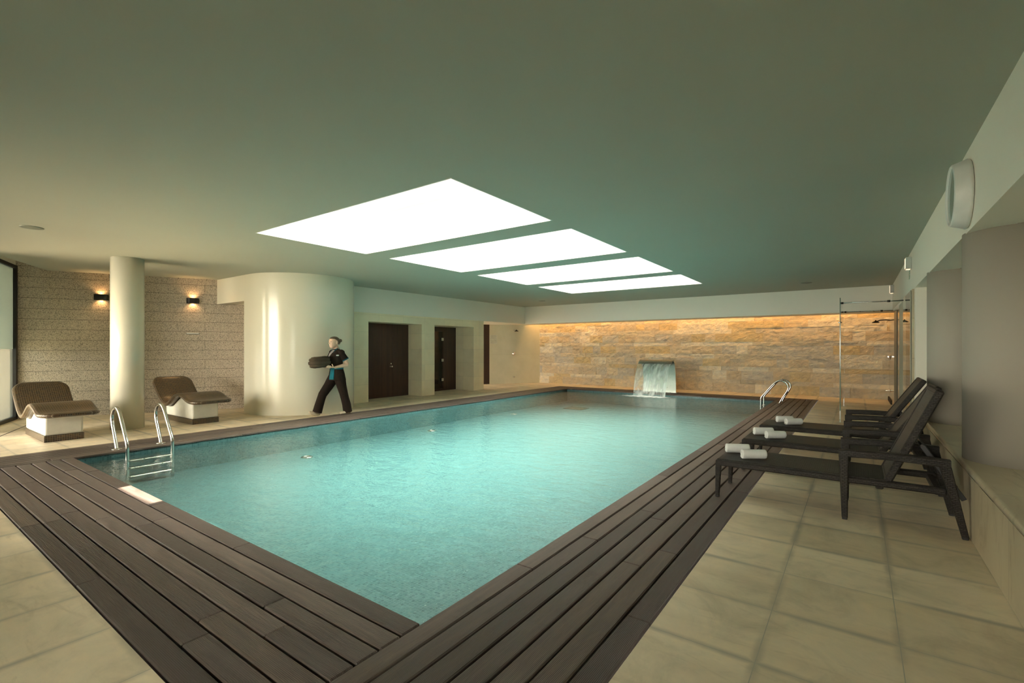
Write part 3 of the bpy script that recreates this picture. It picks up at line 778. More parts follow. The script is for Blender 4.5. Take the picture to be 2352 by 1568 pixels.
# ---------------------------------------------------------------- pool ladders
def ladder(loc, rz, label):
    root = empty('pool_ladder', loc, label, 'pool ladder', 'stainless pool ladders', rz=rz)
    # local: +X towards the water, rails at y=+-.25 ; origin at flange line
    K = [(0, .0), (-.035, .08), (-.10, .20), (-.165, .31), (-.19, .39), (-.17, .47), (-.11, .53), (-.03, .555), (.05, .535), (.12, .48), (.20, .385), (.30, .255), (.375, .16), (.405, .10), (.41, .02), (.41, -.20), (.41, -.50)]
    for s in (-1, 1):
        P = []
        for i in range(len(K)-1):
            p0, p1, p2, p3 = [Vector(K[min(max(j, 0), len(K)-1)]) for j in (i-1, i, i+1, i+2)]
            for q in range(4):
                t = q/4; v = .5*((2*p1)+(p2-p0)*t+(2*p0-5*p1+4*p2-p3)*t*t+(3*p1-p0-3*p2+p3)*t**3); P.append((v.x, s*.25, v.y))
        P.append((K[-1][0], s*.25, K[-1][1]))
        m = MB(); m.tube(P, .021, 16); h = m.build('handrail', STEEL, root)
        m = MB(); m.lathe((0, s*.25, 0), [(.058, .001), (.058, .007), (.045, .012), (.024, .016)], 24); m.build('floor_flange', CHROME, root)
        m = MB(); m.lathe((.41, s*.25, 0), [(.024, -.505), (.024, -.515), (.01, -.519)], 12); m.build('foot_cap', PLAST, root)
    for z in (-.105, -.20, -.31):
        m = MB(); m.box(.375, -.232, z-.012, .445, .232, z+.012, .008); m.build('rung', BRUSH, root)
    return root
ladder((-8.03, 2.37, 0), 0, 'stainless steel pool ladder in the near left corner of the pool')
ladder((-1.545, 13.63, 0), PI, 'stainless steel pool ladder at the far right corner by the stone wall')

# ---------------------------------------------------------------- waterfall spout
root = empty('waterfall_spout', (-4.93, 14.6, 0), 'curved stainless steel waterfall spout on the far deck', 'waterfall')
prof = [(.03, 0), (.03, .12), (.012, .38), (-.02, .60), (-.065, .78), (-.12, .90), (-.19, .965), (-.27, .985), (-.345, .96), (-.41, .915), (-.435, .885)]
P = []
for i in range(len(prof)-1):
    p0, p1, p2, p3 = [Vector(prof[min(max(j, 0), len(prof)-1)]) for j in (i-1, i, i+1, i+2)]
    for q in range(4):
        t = q/4; P.append(.5*((2*p1)+(p2-p0)*t+(2*p0-5*p1+4*p2-p3)*t*t+(3*p1-p0-3*p2+p3)*t**3))
P.append(Vector(prof[-1]))
m = MB(); R = []
for i, p in enumerate(P):
    t = (P[min(i+1, len(P)-1)]-P[max(i-1, 0)]).normalized(); nr = Vector((-t.y, t.x))*.013
    hw = .50
    R.append([(-hw, p.x+nr.x, p.y+nr.y), (hw, p.x+nr.x, p.y+nr.y), (hw, p.x-nr.x, p.y-nr.y), (-hw, p.x-nr.x, p.y-nr.y)])
m.rings(R, smooth=False)
m.build('curved_plate', m_metal('satin_steel', (.50, .52, .48), .32), root)
m = MB(); m.box(-.53, .0, 0, .53, .07, .014, .003); m.build('base_plate', BRUSH, root)
# falling sheet
def fallmat():
    n = N('falling_water'); v = n.coord('UV', scale=(42, .8, 1)); s = n.noise(v, 1.2, 2, .5, 0)
    blob = n.noise(n.coord('UV', scale=(3.5, 1.5, 1)), 1.6, 2, .5)
    f = n.math('MULTIPLY', n.ramp(s, [(.30, (.30,)*3), (.70, (1,)*3)]), n.ramp(blob, [(.38, (.12,)*3), (.60, (.75,)*3)]))
    t = n.n('BsdfTransparent'); t.inputs[0].default_value = (.90, .97, .95, 1); d = n.b; n.P(color=(.85, .92, .90), rough=.25)
    x = n.n('MixShader'); n.set(x.inputs[0], n.math('ADD', f, .05)); n.t.links.new(t.outputs[0], x.inputs[1]); n.t.links.new(d.outputs[0], x.inputs[2]); n.t.links.new(x.outputs[0], n.out.inputs['Surface'])
    return n.m
m = MB(); NU, NV = 40, 24; n0 = 0
for j in range(NV+1):
    t = j/NV; z = .885-.945*t; y = 14.165-.50*math.sqrt(t)*.9-.03*t
    for i in range(NU+1):
        u = i/NU; m.v.append((-4.93+(u-.5)*(.99-.03*t), y+.012*math.sin(u*37)*t+.008*math.sin(u*91+2), z))
for j in range(NV):
    for i in range(NU):
        a = j*(NU+1)+i; uv = [(i/NU, j/NV), ((i+1)/NU, j/NV), ((i+1)/NU, (j+1)/NV), (i/NU, (j+1)/NV)]
        m.face((a, a+1, a+NU+2, a+NU+1), uv, True)
tag(m.build('falling_water', fallmat()), 'sheet of water falling from the steel spout into the pool', 'water', kind='stuff')
def foammat():
    n = N('foam'); c = n.coord(); r = n.n('VectorMath', operation='LENGTH'); n.set(r.inputs[0], n.coord(scale=(1/.85, 1/.34, 1)))
    f = n.math('SUBTRACT', n.math('ADD', n.noise(n.coord(scale=(1, 2.2, 1)), 6, 6, .7, .6), n.math('MULTIPLY', n.math('SUBTRACT', 1, r.outputs['Value']), .45)), .52)
    f = n.ramp(n.math('MULTIPLY', f, 3.2), [(0, (0, 0, 0)), (1, (1, 1, 1))])
    t = n.n('BsdfTransparent'); n.P(color=(.85, .93, .91), rough=.6); x = n.n('MixShader'); n.set(x.inputs[0], f)
    n.t.links.new(t.outputs[0], x.inputs[1]); n.t.links.new(n.b.outputs[0], x.inputs[2]); n.t.links.new(x.outputs[0], n.out.inputs['Surface']); return n.m
m = MB(); NU, NV = 48, 20
for j in range(NV+1):
    for i in range(NU+1):
        x = -1.0+2.0*i/NU; y = -.42+.84*j/NV; r = math.hypot(x/.62, y/.16)
        m.v.append((x, y, .004+.03*math.exp(-r*r)*(.6+.5*mnoise.noise(Vector((x*9, y*9, 0))))))
for j in range(NV):
    for i in range(NU): a = j*(NU+1)+i; m.face((a, a+1, a+NU+2, a+NU+1), None, True)
tag(m.build('foam', foammat(), loc=(-4.95, 13.62, -.06)), 'white foam and ripples where the falling water meets the pool', 'foam', kind='stuff')

# ---------------------------------------------------------------- underwater fittings
for (x, y), lab, r in [((-7.2, 4.35), 'nearest round light ring under the water by the left pool wall', .09), ((-7.35, 7.3), 'middle round light ring under the water by the left pool wall', .09), ((-7.42, 10.4), 'farthest round light ring under the water by the left pool wall', .09)]:
    m = MB(); m.lathe((x, y, PZ), [(r, .002), (r, .014), (r*.72, .02), (r*.70, .006)], 28); tag(m.build('pool_fitting', BRUSH), lab, 'pool fitting', 'round fittings under water')
m = MB(); m.box(-6.95, 12.2, PZ+.001, -6.35, 12.7, PZ+.02, .006); tag(m.build('pool_drain', simple('dark_grate', (.08, .10, .08), .6)), 'dark drain grate under the water in the far left of the pool', 'drain')

# ---------------------------------------------------------------- wicker sun loungers
def P3(a, b, w, h, m, bev=.008, ax=None):
    """bar from a to b with section w (sideways, Y) x h"""
    a, b = Vector(a), Vector(b); d = b-a; L = d.length; q = d.to_track_quat('X', 'Z').to_matrix().to_4x4(); q.translation = a
    m.box(0, -w/2, -h/2, L, w/2, h/2, bev, M=q); return m
def taper(m, a, b, wa, wb, d=.05):
    """tapered leg: square section wa at a to wb at b"""
    a, b = Vector(a), Vector(b)
    R = []
    for t in [i/8 for i in range(9)]:
        p = a.lerp(b, t); w = (wa+(wb-wa)*t)/2; k = .006
        R.append([(p.x+sx_*(w-(k if c else 0)), p.y+sy_*(w-(0 if c else k)), p.z) for sx_, sy_, c in ((1, -1, 0), (1, -1, 0), (1, 1, 0), (1, 1, 1), (-1, 1, 1), (-1, 1, 0), (-1, -1, 0), (-1, -1, 1))])
        R[-1] = [(p.x+w, p.y-w+k, p.z), (p.x+w, p.y+w-k, p.z), (p.x+w-k, p.y+w, p.z), (p.x-w+k, p.y+w, p.z), (p.x-w, p.y+w-k, p.z), (p.x-w, p.y-w+k, p.z), (p.x-w+k, p.y-w, p.z), (p.x+w-k, p.y-w, p.z)]
    m.rings(R, smooth=False); return m
def sun_lounger(loc, label, top=(1.535, 1.03)):
    root = empty('sun_lounger', loc, label, 'sun lounger', 'dark wicker sun loungers in a row beside the pool')
    # local X: 0 at the foot end .. 1.68 ; Y 0 near side .. .64 ; floor z=0.  (world X = local - 1.04, world Y = local + 4.60)
    W_ = .66
    m = MB()
    for y in (.035, W_-.085): m.box(0, y, .288, 1.57, y+.05, .338, .008)
    m.box(0, .04, .288, .055, W_-.04, .338, .008)
    m.box(1.50, .04, .285, 1.55, W_-.04, .325, .008); m.box(1.16, .04, .27, 1.21, W_-.04, .31, .008)
    m.build('frame', WICK, root)
    m = MB(); m.box(.01, .05, .325, 1.235, W_-.05, .347, .006); m.build('seat', WICKT, root)
    for y in (.06, W_-.06):
        m = MB(); taper(m, (.022, y, .30), (.012+(.0), y, .018), .048, .034); o = m.build('leg', WICK, root)
        k = MB(); k.box(-.005, y-.016, 0, .029, y+.016, .02, .004); k.build('foot_cap', PLAST, o)
    for y in (.03, W_-.03):
        m = MB(); taper(m, (.960, y, .52), (.966, y, .018), .066, .040); o = m.build('leg', WICK, root)
        k = MB(); k.box(.948, y-.018, 0, .984, y+.018, .02, .004); k.build('foot_cap', PLAST, o)
        m = MB(); taper(m, (1.555, y, .52), (1.665, y, .018), .066, .040); o = m.build('leg', WICK, root)
        k = MB(); k.box(1.647, y-.018, 0, 1.683, y+.018, .02, .004); k.build('foot_cap', PLAST, o)
        m = MB(); R = []
        for i in range(13):
            t = i/12; x = .927+.662*t; z = .521+.012*math.sin(PI*t); hh = .028; w = .033
            R.append([(x, y-w, z-hh+.008), (x, y-w+.008, z-hh), (x, y+w-.008, z-hh), (x, y+w, z-hh+.008), (x, y+w, z+hh-.008), (x, y+w-.008, z+hh), (x, y-w+.008, z+hh), (x, y-w, z+hh-.008)])
        m.rings(R, smooth=False); m.build('armrest', WICK, root)
    # backrest: panel hinged at the seat end
    a, b = Vector((1.235, 0, .335)), Vector((top[0], 0, top[1])); d = (b-a); L = d.length; q = d.to_track_quat('X', 'Y').to_matrix()
    tx = d.normalized(); ny = Vector((0, 1, 0)); nz = tx.cross(ny)
    M = Matrix(((tx.x, ny.x, nz.x, a.x), (tx.y, ny.y, nz.y, 0), (tx.z, ny.z, nz.z, a.z), (0, 0, 0, 1)))
    m = MB(); m.box(0, .085, -.019, L, W_-.085, .019, 0); m.xform(M)
    # woven face uses board-local uv
    m2 = MB(); m2.v = list(m.v); m2.f = list(m.f); m2.sm = [False]*len(m.f)
    Mi = M.inverted(); m2.uv = []
    for f in m.f:
        lc = [Mi @ Vector(m.v[i]) for i in f]; m2.uv.append([(c.y, c.x) for c in lc])
    m2.build('backrest', WICKB, root)
    m = MB()
    for y in (.078, W_-.078): m.box(-.01, y-.026, -.026, L+.012, y+.026, .026, .01)
    m.box(L-.03, .08, -.026, L+.014, W_-.08, .026, .01); m.box(-.012, .08, -.022, .03, W_-.08, .022, .008)
    m.xform(M); m.build('backrest_frame', WICK, root)
    for y in (.14, W_-.14):
        m = MB(); P3((1.44, y, .62), (1.675, y, .25), .016, .034, m, .003); o = m.build('support_bar', PLAST, root)
    m = MB(); m.tube([(1.44, .13, .62), (1.44, W_-.13, .62)], .009, 8); m.build('hinge_rod', DMETAL, root)
    return root
L1 = sun_lounger((-1.045, 4.585, 0), 'dark wicker sun lounger nearest the camera, two rolled white towels on its foot end')
def rep(loc, label): return sun_lounger(loc, label, (1.655, .98))
bpy.context.view_layer.update()
rep((-1.045, 5.80, 0), 'middle dark wicker sun lounger of the row, between its two neighbours')
rep((-1.045, 6.995, 0), 'farthest dark wicker sun lounger of the row, nearest the glass shower screen')

# rolled towels
def rolled_towel():
    m = MB(); K = 72; turns = 2.7; L = .205; outer_, inner_ = [], []
    P = []
    for i in range(K+1):
        t = i/K; a = turns*2*PI*(1-t)+1.2; r = .008+(.050-.008)*(1-t); P.append((r*math.cos(a), r*math.sin(a)))
    th = .0057
    Q = []
    for i, (x, y) in enumerate(P):
        l = math.hypot(x, y) or 1; Q.append((x*(l-th*1.9)/l, y*(l-th*1.9)/l))
    loop = P+Q[::-1]; xs = [0, .006, .03, .07, .11, .15, .18, L-.006, L]; R = []
    for xi, x in enumerate(xs):
        f = .94 if xi in (0, len(xs)-1) else 1.0; w = 1+.025*mnoise.noise(Vector((x*18, 3, 0)))
        R.append([(x-L/2+.003*mnoise.noise(Vector((p[0]*60, p[1]*60, xi)))*(1 if xi in (0, len(xs)-1) else 0), p[0]*f*w, p[1]*f*w*.96+.049) for p in loop])
    m.rings(R, smooth=True); return m
spots = [((-.760, 4.80), 'front rolled white towel on the nearest lounger, closest to the camera'), ((-.930, 4.99), 'rear rolled white towel on the nearest lounger, half behind the front roll'),
         ((-.735, 6.02), 'front rolled white towel on the middle lounger'), ((-.880, 6.20), 'rear rolled white towel on the middle lounger'),
         ((-.675, 7.24), 'front rolled white towel on the farthest lounger'), ((-.795, 7.42), 'rear rolled white towel on the farthest lounger')]
t0 = rolled_towel().build('rolled_towel', TOWEL); first = True
for i, ((x, y), lab) in enumerate(spots):
    o = t0 if i == 0 else t0.copy()
    if i: COL.objects.link(o)
    o.location = (x, y, .3475); o.rotation_euler = (0, 0, .55+(-.1 if i % 2 else 0)+.05*(i//2)); tag(o, lab, 'towel', 'rolled white towels on the loungers')

# ---------------------------------------------------------------- right wall fittings
root = empty('wall_clock', (.69, 5.00, 2.525), 'large round white wall clock seen edge-on, high on the right beam', 'clock')
m = MB(); m.lathe((0, 0, 0), [(.235, 0), (.255, -.004), (.262, -.018), (.255, -.03), (.232, -.10), (.222, -.108), (.216, -.10), (.212, -.09)], 64, 'X'); m.build('rim', WHITEP, root)
m = MB(); m.lathe((0, 0, 0), [(.214, -.088), (.214, -.094)], 48, 'X'); o = m.build('clock_face', simple('grey_green_glass', (.26, .32, .28), .08), root)
def em_light(y, z, k, label):
    root = empty('emergency_light', (.69, y, z), label, 'light', 'white box lights on the right beam')
    m = MB(); m.box(-.10*k, -.11*k, -.125*k, 0, .11*k, .125*k, .008); m.build('housing', simple('grey_white_plastic', (.50, .51, .48), .4), root)
    m = MB(); m.box(-.104*k, -.095*k, -.105*k, -.10*k, .095*k, .105*k); m.box(-.09*k, -.08*k, -.129*k, -.02*k, .08*k, -.125*k); m.build('lit_diffuser', m_emit('warm_diffuser', (1, .72, .45, 1), .9), root)
em_light(9.75, 2.68, .74, 'white emergency light box with lit lens, nearer of the two on the right beam')
em_light(14.1, 2.71, .74, 'white emergency light box with lit lens, farther one by the beam corner')
m = MB(); m.box(.682, 9.96, 2.46, .688, 10.06, 2.60, .001); tag(m.build('small_sign', simple('green_white_sign', (.30, .38, .28), .5, var=.7, vs=60)), 'small green and white sign hanging below the nearer emergency light', 'sign')
# round ceiling loudspeakers
for (x, y), lab in (((-8.39, 1.364), 'round ceiling loudspeaker at the upper left near the window'), ((-8.18, 13.0), 'round ceiling loudspeaker near the far left corner'), ((-.95, 13.0), 'round ceiling loudspeaker near the far right corner')):
    m = MB(); m.lathe((x, y, CZ), [(.115, 0), (.112, -.006), (.09, -.009), (.02, -.009)], 32); tag(m.build('ceiling_speaker', GRILL), lab, 'speaker', 'round loudspeakers in the ceiling')

# right marble end wall with glass leaves
o = MB(); o.box(.672, 9.36, 0, .70, 15.9, SZ); struct(o.build('wall_marble_right', MARBR), 'polished beige marble wall at the far right')
m = MB(); m.box(.655, 14.6, 0, .672, 15.88, .10); struct(m.build('baseboard_right', DARK))
root = empty('glass_screen', (-.25, 10.6, 0), 'tall clear glass shower screen on steel posts at the far right', 'glass screen')
m = MB(); m.box(-.004, .02, .207, .004, 3.0, 2.27); m.build('glass_pane', GLASS, root)
m = MB(); m.box(-.007, .008, .207, .007, .022, 2.27); m.build('glass_edge', GEDGE, root)
for y in (0.015, 3.0):
    m = MB(); m.box(-.011, y-.02, 0, .011, y+.02, .21, .003); m.box(-.055, y-.03, 0, .055, y+.03, .006, .002); m.build('post', BRUSH, root)
for y, z in ((.02, 2.172), (2.98, 2.19)):
    m = MB(); m.tube([(0, y, z), (.90, y, z)], .011, 10); r_ = m.build('top_rail', BRUSH, root)
    for x in (.03, .70):
        k = MB(); k.tube([(x-.02, y, z), (x+.02, y, z)], .019, 12); k.build('rail_clamp', DMETAL, r_)
m = MB(); m.tube([(-.03, .0, 1.82), (.03, .0, 1.82)], .012, 10); m.build('door_stop', CHROME, root)
# glass leaves beside the marble wall
root = empty('glass_door', (.60, 9.5, 0), 'frameless glass door leaf with frosted edge strips by the marble wall', 'glass door')
m = MB(); m.box(.062, .03, .01, .070, 1.45, SZ-.01); m.build('glass_leaf', GLASS, root)
m = MB(); m.box(.060, 0, 0, .070, .04, SZ-.005, .002); m.build('edge_profile', simple('pale_profile', (.40, .41, .34), .5), root)
m = MB(); m.box(.062, 1.47, 0, .070, 2.40, 2.18, .002); m.build('door_frame', simple('pale_grey_frame', (.42, .45, .38), .4), root)
m = MB(); m.box(.062, 3.1, 0, .070, 3.95, 2.13, .002); m.build('door_frame', simple('grey_green_frame', (.16, .19, .15), .35), root)
def shower(loc, rz, label, full=True):
    root = empty('shower', loc, label, 'shower', 'wall showers', rz=rz)    # local +X out of the wall
    m = MB(); m.tube([(0, 0, 2.04), (.10, 0, 2.055), (.20, 0, 2.05), (.27, 0, 2.02)], .014, 12); m.build('shower_arm', DMETAL if full else CHROME, root)
    m = MB(); m.lathe((.29, 0, 1.985), [(.075, 0), (.08, .012), (.05, .03), (.018, .05), (.014, .07)], 24); m.build('shower_head', DMETAL, root)
    m = MB(); m.lathe((0, 0, 1.14), [(.07, 0), (.072, .01), (.055, .02), (.028, .03), (.028, .06), (.01, .065)], 28, 'X')
    if full: m.tube([(.05, -.11, 1.14), (.05, .11, 1.14)], .018, 10)
    o = m.build('mixer_valve', CHROME, root)
    k = MB(); k.tube([(.06, 0, 1.14), (.075, .03, 1.19)], .008, 8); k.build('lever', CHROME, o)
    m = MB(); m.lathe((0, 0, .30 if full else .25), [(.035, 0), (.035, .015), (.02, .03), (.02, .09), (.012, .1)], 20, 'X'); m.build('foot_tap', CHROME, root)
    return root
shower((.672, 15.1, 0), PI, 'wall shower on the right marble wall inside the glass screen')
dm = Vector((1.12, 1.66)).normalized(); nm_ = Vector((dm.y, -dm.x)); ps = Vector((-10.70, 14.99))+nm_*.002
shower((ps.x, ps.y, 0), math.atan2(nm_.y, nm_.x), 'wall shower on the cream marble wall in the far left corner', False)
# notice on the marble
p = Vector((-11.16, 14.315))+nm_*.004; root = empty('notice', (p.x, p.y, 1.68), 'small pale printed notice on the cream marble wall', 'sign', rz=math.atan2(nm_.y, nm_.x))
m = MB(); m.box(0, -.15, -.17, .002, .15, .17); m.build('panel', simple('pale_notice', (.58, .60, .50), .5), root)
m = MB()
for i in range(13):
    if i == 6: continue
    w = .12 if i % 3 else .09; m.box(.002, -w, .145-i*.024, .003, w, .151-i*.024)
m.build('text_lines', simple('grey_ink', (.33, .35, .30), .6), root)

# ---------------------------------------------------------------- person walking with a bundle
def ellr(c, rx, ry, k=20, tilt=0, rot=0, pw=1.0):
    """horizontal-ish ring: c=(left, fwd, up) -> local coords (x=left, y=-fwd)"""
    out = []
    for j in range(k):
        a = 2*PI*j/k; ca, sa = math.cos(a), math.sin(a)
        x = rx*math.copysign(abs(ca)**pw, ca); y = ry*math.copysign(abs(sa)**pw, sa)
        out.append((c[0]+x, -(c[1]+y), c[2]+tilt*y))
    return out
def L(l, f, u): return (l, -f, u)
def person():
    root = empty('person', (-8.62, 5.86, 0), 'person in dark brown uniform with teal trim walking along the pool carrying a dark bundle', 'person')
    b = MB()
    # torso, neck
    b.rings([ellr(c, rx, ry) for c, rx, ry in [((0, 0, .78), .10, .09), ((0, 0, .84), .155, .12), ((0, .01, .95), .125, .10), ((0, .02, 1.08), .135, .11), ((0, .03, 1.20), .155, .115), ((0, .01, 1.27), .165, .10), ((0, .0, 1.315), .10, .07), ((0, .015, 1.34), .052, .055), ((0, .035, 1.40), .048, .052)]])
    # head
    hc = (0, .065, 1.47)
    R = []
    for z, rx, f0, f1 in [(1.352, .022, .085, .135), (1.362, .040, .06, .150), (1.385, .055, .02, .158), (1.41, .063, -.010, .162), (1.44, .070, -.030, .165), (1.47, .076, -.040, .168), (1.50, .079, -.040, .168), (1.53, .077, -.032, .158), (1.555, .066, -.012, .135), (1.575, .042, .02, .10), (1.581, .015, .045, .075)]:
        R.append(ellr((0, (f0+f1)/2, z), rx, (f1-f0)/2, 20, pw=.9))
    b.rings(R)
    b.rings([ellr(c, rx, ry, 8) for c, rx, ry in [((0, .165, 1.478), .008, .008), ((0, .173, 1.45), .012, .014), ((0, .168, 1.435), .014, .012), ((0, .16, 1.428), .01, .008)]])   # nose
    b.rings([ellr((0, .160, z), .020, .009, 10) for z in (1.398, 1.404, 1.410, 1.416)])  # lips
    for s in (-1, 1): b.rings([ellr((s*.077, .045, z), .008, ry, 8) for z, ry in ((1.435, .010), (1.45, .016), (1.47, .020), (1.485, .014))])  # ears
    # arms: shoulder - elbow - wrist, held forward
    for s in (-1, 1):
        sh, el, wr = L(s*.155, .0, 1.27), L(s*.20, -.105, 1.015), L(s*.172, .165, .965)
        b.tube([sh, Vector(sh).lerp(Vector(el), .5)], .045, 12, rr=[.052, .046]); b.tube([Vector(sh).lerp(Vector(el), .45), el], .04, 12, rr=[.046, .040])
        b.tube([el, Vector(el).lerp(Vector(wr), .35), wr], .035, 12, rr=[.041, .038, .025]); b.tube([Vector(el)+Vector((0, 0, .0)), Vector(el)+Vector((.001, .001, .001))], .041, 10, rr=[.041, .041])
        # palm and fingers under / around the bundle
        pc = Vector(L(s*.168, .215, .972)); b.tube([Vector(wr), pc, Vector(L(s*.162, .255, .978))], .03, 12, rr=[.024, .036, .034], flat=.45)
        for q in range(4):
            sp = (q-1.5)*.017; ln = [.062, .072, .068, .054][q]
            z0 = .978+sp*.75; bx = s*(.162+sp*.35)
            b.tube([L(bx, .25, z0), L(bx-s*.002, .25+ln*.6, z0+.004), L(bx-s*.012, .25+ln*1.2, z0+.010)], .009, 8, rr=[.0095, .009, .0075])
        b.tube([L(s*.175, .20, .985), L(s*.188, .225, 1.012), L(s*.190, .24, 1.038)], .01, 8, rr=[.012, .010, .008])
    # legs
    legs = [(-.085, [(-.085, .005, .80, .090), (-.09, .13, .60, .078), (-.09, .285, .41, .058), (-.09, .30, .36, .055), (-.09, .345, .22, .050), (-.09, .375, .08, .036)]),
            (.085, [(.085, 0, .80, .090), (.09, -.045, .60, .078), (.09, -.105, .41, .058), (.09, -.12, .36, .055), (.09, -.165, .22, .050), (.09, -.185, .08, .036)])]
    for s, ps_ in legs: b.tube([L(*p[:3]) for p in ps_], .06, 14, rr=[p[3] for p in ps_])
    # feet
    b.tube([L(-.09, .345, .045), L(-.09, .42, .055), L(-.09, .50, .085)], .035, 10, rr=[.034, .036, .026]); b.tube([L(.09, -.235, .045), L(.09, -.14, .04), L(.09, -.045, .026)], .035, 10, rr=[.034, .036, .022])
    o = b.build('body', SKIN, root); md = o.modifiers.new('merge', 'REMESH'); md.mode = 'VOXEL'; md.voxel_size = .0055; md.use_smooth_shade = True
    # hair cap and bun
    h = MB()
    R = []
    for z, rx, f0, f1 in [(1.425, .060, -.045, .02), (1.45, .078, -.060, .045), (1.48, .086, -.065, .055), (1.505, .088, -.064, .080), (1.525, .088, -.058, .125), (1.545, .080, -.048, .160), (1.568, .064, -.022, .142), (1.584, .040, .01, .105), (1.590, .015, .04, .075)]:
        R.append(ellr((0, (f0+f1)/2, z), rx, (f1-f0)/2, 20))
    h.rings(R)
    h.lathe(L(0, -.082, 1.505), [(.012, -.034), (.028, -.024), (.036, 0), (.028, .024), (.012, .034)], 16)
    h.tube([L(0, -.04, 1.50), L(0, -.08, 1.505)], .028, 10)
    o = h.build('hair', HAIR, root); md = o.modifiers.new('merge', 'REMESH'); md.mode = 'VOXEL'; md.voxel_size = .006; md.use_smooth_shade = True
    for s in (-1, 1):
        k = MB(); k.lathe(L(s*.030, .158, 1.468), [(.002, -.006), (.0085, -.003), (.0085, .003), (.002, .006)], 10); k.build('eye', simple('dark_eye', (.03, .02, .015), .2), root)
        k = MB(); k.tube([L(s*.014, .171, 1.488), L(s*.032, .166, 1.492), L(s*.048, .150, 1.486)], .0035, 6); k.build('eyebrow', HAIR, root)
    k = MB(); k.tube([L(-.02, .158, 1.407), L(0, .171, 1.409), L(.02, .158, 1.407)], .0035, 6); k.build('lips', simple('lip', (.42, .16, .12), .4), root)
    # tunic with short sleeves
    t = MB()
    t.rings([ellr(c, rx, ry) for c, rx, ry in [((0, -.005, .70), .195, .165), ((0, -.002, .76), .185, .155), ((0, 0, .84), .172, .142), ((0, .005, .92), .150, .124), ((0, .01, .955), .146, .120), ((0, .02, 1.03), .150, .125), ((0, .035, 1.12), .162, .138), ((0, .04, 1.19), .170, .140), ((0, .02, 1.25), .178, .122), ((0, .005, 1.29), .150, .095), ((0, .0, 1.315), .095, .07), ((0, .012, 1.338), .064, .062)]])
    for s in (-1, 1):
        sh, mid = Vector(L(s*.12, .01, 1.262)), Vector(L(s*.188, -.075, 1.12)); t.tube([Vector(L(s*.06, .015, 1.275)), sh, sh.lerp(mid, .4), mid], .07, 16, rr=[.055, .068, .070, .064])
    for s in (-1, 1): t.lathe(L(s*.150, .0, 1.258), [(.005, -.070), (.045, -.054), (.066, -.024), (.071, .004), (.062, .034), (.038, .056), (.005, .068)], 16)
    o = t.build('tunic', UNIF, root); md = o.modifiers.new('merge', 'REMESH'); md.mode = 'VOXEL'; md.voxel_size = .008; md.use_smooth_shade = True
    for s in (-1, 1):
        k = MB(); mid = Vector(L(s*.188, -.075, 1.12)); d = (mid-Vector(L(s*.15, 0, 1.265))).normalized(); k.tube([mid-d*.014, mid+d*.006], .068, 16); o = k.build('sleeve_trim', TEAL, root)
    k = MB(); k.rings([ellr((0, .008, z), .152, .127, 24) for z in (.925, .968)]); k.build('sash', TEAL, root)
    k = MB(); R = []
    for z, rx, ry, cf in [(.72, .196, .166, -.003), (.78, .187, .157, 0), (.84, .175, .146, 0), (.925, .154, .128, .005)]:
        R.append([(rx*math.cos(a), -(cf+ry*math.sin(a)), z) for a in [PI/2-.55+i*.11 for i in range(7)]]+[(rx*.97*math.cos(a), -(cf+ry*.97*math.sin(a)), z) for a in [PI/2-.55+i*.11 for i in range(6, -1, -1)]])
    k.rings(R); k.build('sash_tail', TEAL, root)
    k = MB(); k.tube([L(.04, .155, 1.20), L(.05, .085, 1.30), L(.058, .03, 1.345), L(.0, -.055, 1.352), L(-.058, .03, 1.345), L(-.05, .085, 1.30), L(-.04, .155, 1.20)], .008, 8); k.build('collar_trim', TEAL, root)
    k = MB(); R = []
    for z, rx, ry, cf, w in [(1.14, .164, .140, .036, .03), (1.19, .171, .142, .04, .12), (1.25, .179, .124, .02, .22), (1.29, .152, .098, .005, .34), (1.318, .098, .074, .0, .6)]:
        R.append([(rx*math.cos(a), -(cf+ry*math.sin(a)), z) for a in [PI/2-w+i*w/3 for i in range(7)]]+[(rx*.96*math.cos(a), -(cf+ry*.96*math.sin(a)), z) for a in [PI/2-w+i*w/3 for i in range(6, -1, -1)]])
    k.rings(R); k.build('undershirt', GREY, root)
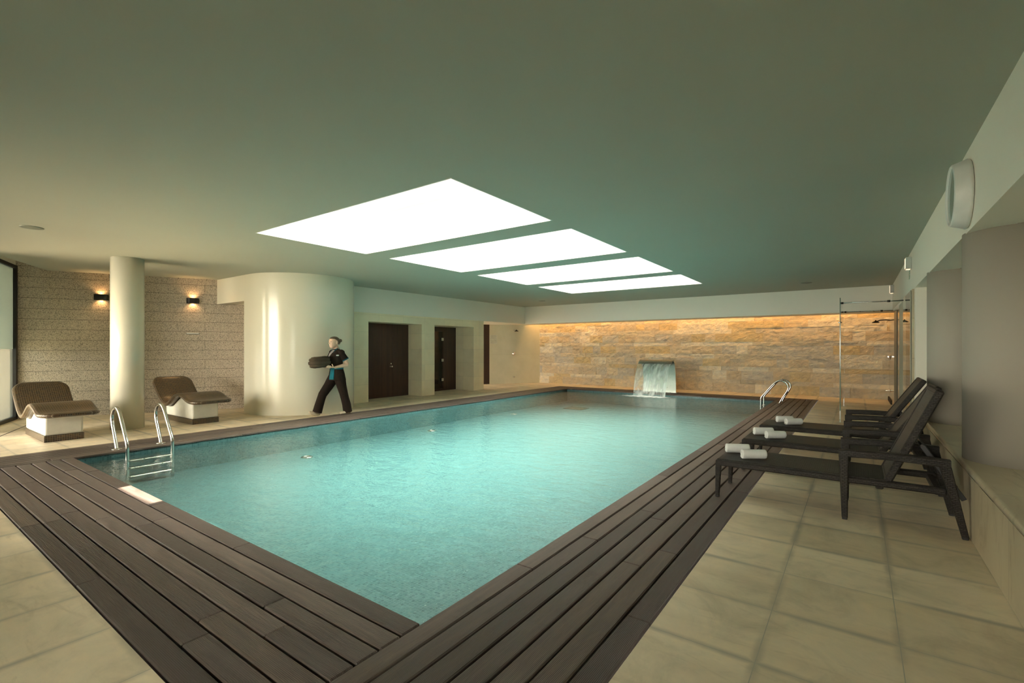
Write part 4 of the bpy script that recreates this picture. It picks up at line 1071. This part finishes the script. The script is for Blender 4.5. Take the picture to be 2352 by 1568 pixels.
    k = MB(); k.box(.160, -.125, 1.195, .172, -.065, 1.22, .004); k.build('name_badge', WHITEP, root)
    # trousers
    for s, ps_ in ((-1, [(-.08, .0, .80, .105), (-.088, .05, .70, .108), (-.09, .135, .58, .096), (-.09, .265, .42, .084), (-.09, .30, .33, .082), (-.09, .345, .20, .086), (-.09, .385, .07, .090)]),
                   (1, [(.08, 0, .80, .105), (.088, -.02, .70, .108), (.09, -.05, .58, .096), (.09, -.10, .42, .084), (.09, -.125, .33, .082), (.09, -.165, .20, .086), (.09, -.195, .035, .090)])):
        k = MB(); k.tube([L(*p[:3]) for p in ps_], .09, 18, rr=[p[3] for p in ps_]); o = k.build('trouser_leg', UNIF, root)
        md = o.modifiers.new('merge', 'REMESH'); md.mode = 'VOXEL'; md.voxel_size = .009; md.use_smooth_shade = True
    # shoes
    for s, A in ((-1, [(.335, .042, .034), (.37, .040, .044), (.44, .052, .046), (.51, .080, .038), (.555, .100, .020)]), (1, [(-.245, .034, .034), (-.20, .034, .042), (-.12, .034, .045), (-.05, .030, .036), (-.01, .026, .020)])):
        k = MB(); k.tube([L(s*.09, f, u) for f, u, r in A], .04, 12, rr=[r for f, u, r in A], flat=.8); k.build('shoe', SHOE, root)
    return root
person()
# bundle of dark folded towels carried by the person
m = MB()
base = Vector((-8.62, 5.475, 0))
K = 40; R = []
for t in [k/28 for k in range(29)]:
    a = -PI/2+PI*t; cz = 1.062+.108*math.sin(a); q = max(.02, math.cos(a))**.45; q = .25+.75*q
    fold = -.022*abs(math.sin(t*PI*4.0+.6+.25*math.sin(t*9)))**8
    R.append([((.158+fold)*q*math.copysign(abs(math.cos(b_))**.8, math.cos(b_)), (.215+fold)*q*math.copysign(abs(math.sin(b_))**.8, math.sin(b_)), cz+.012*mnoise.noise(Vector((math.cos(b_)*2, math.sin(b_)*3, t*2)))+.010*math.sin(b_*1.0+.5)) for b_ in [2*PI*j/K for j in range(K)]])
m.rings(R)
o = m.build('towel_bundle', BTOW, loc=(base.x, base.y, .012)); tag(o, 'bundle of folded dark brown towels carried by the walking person', 'towels')
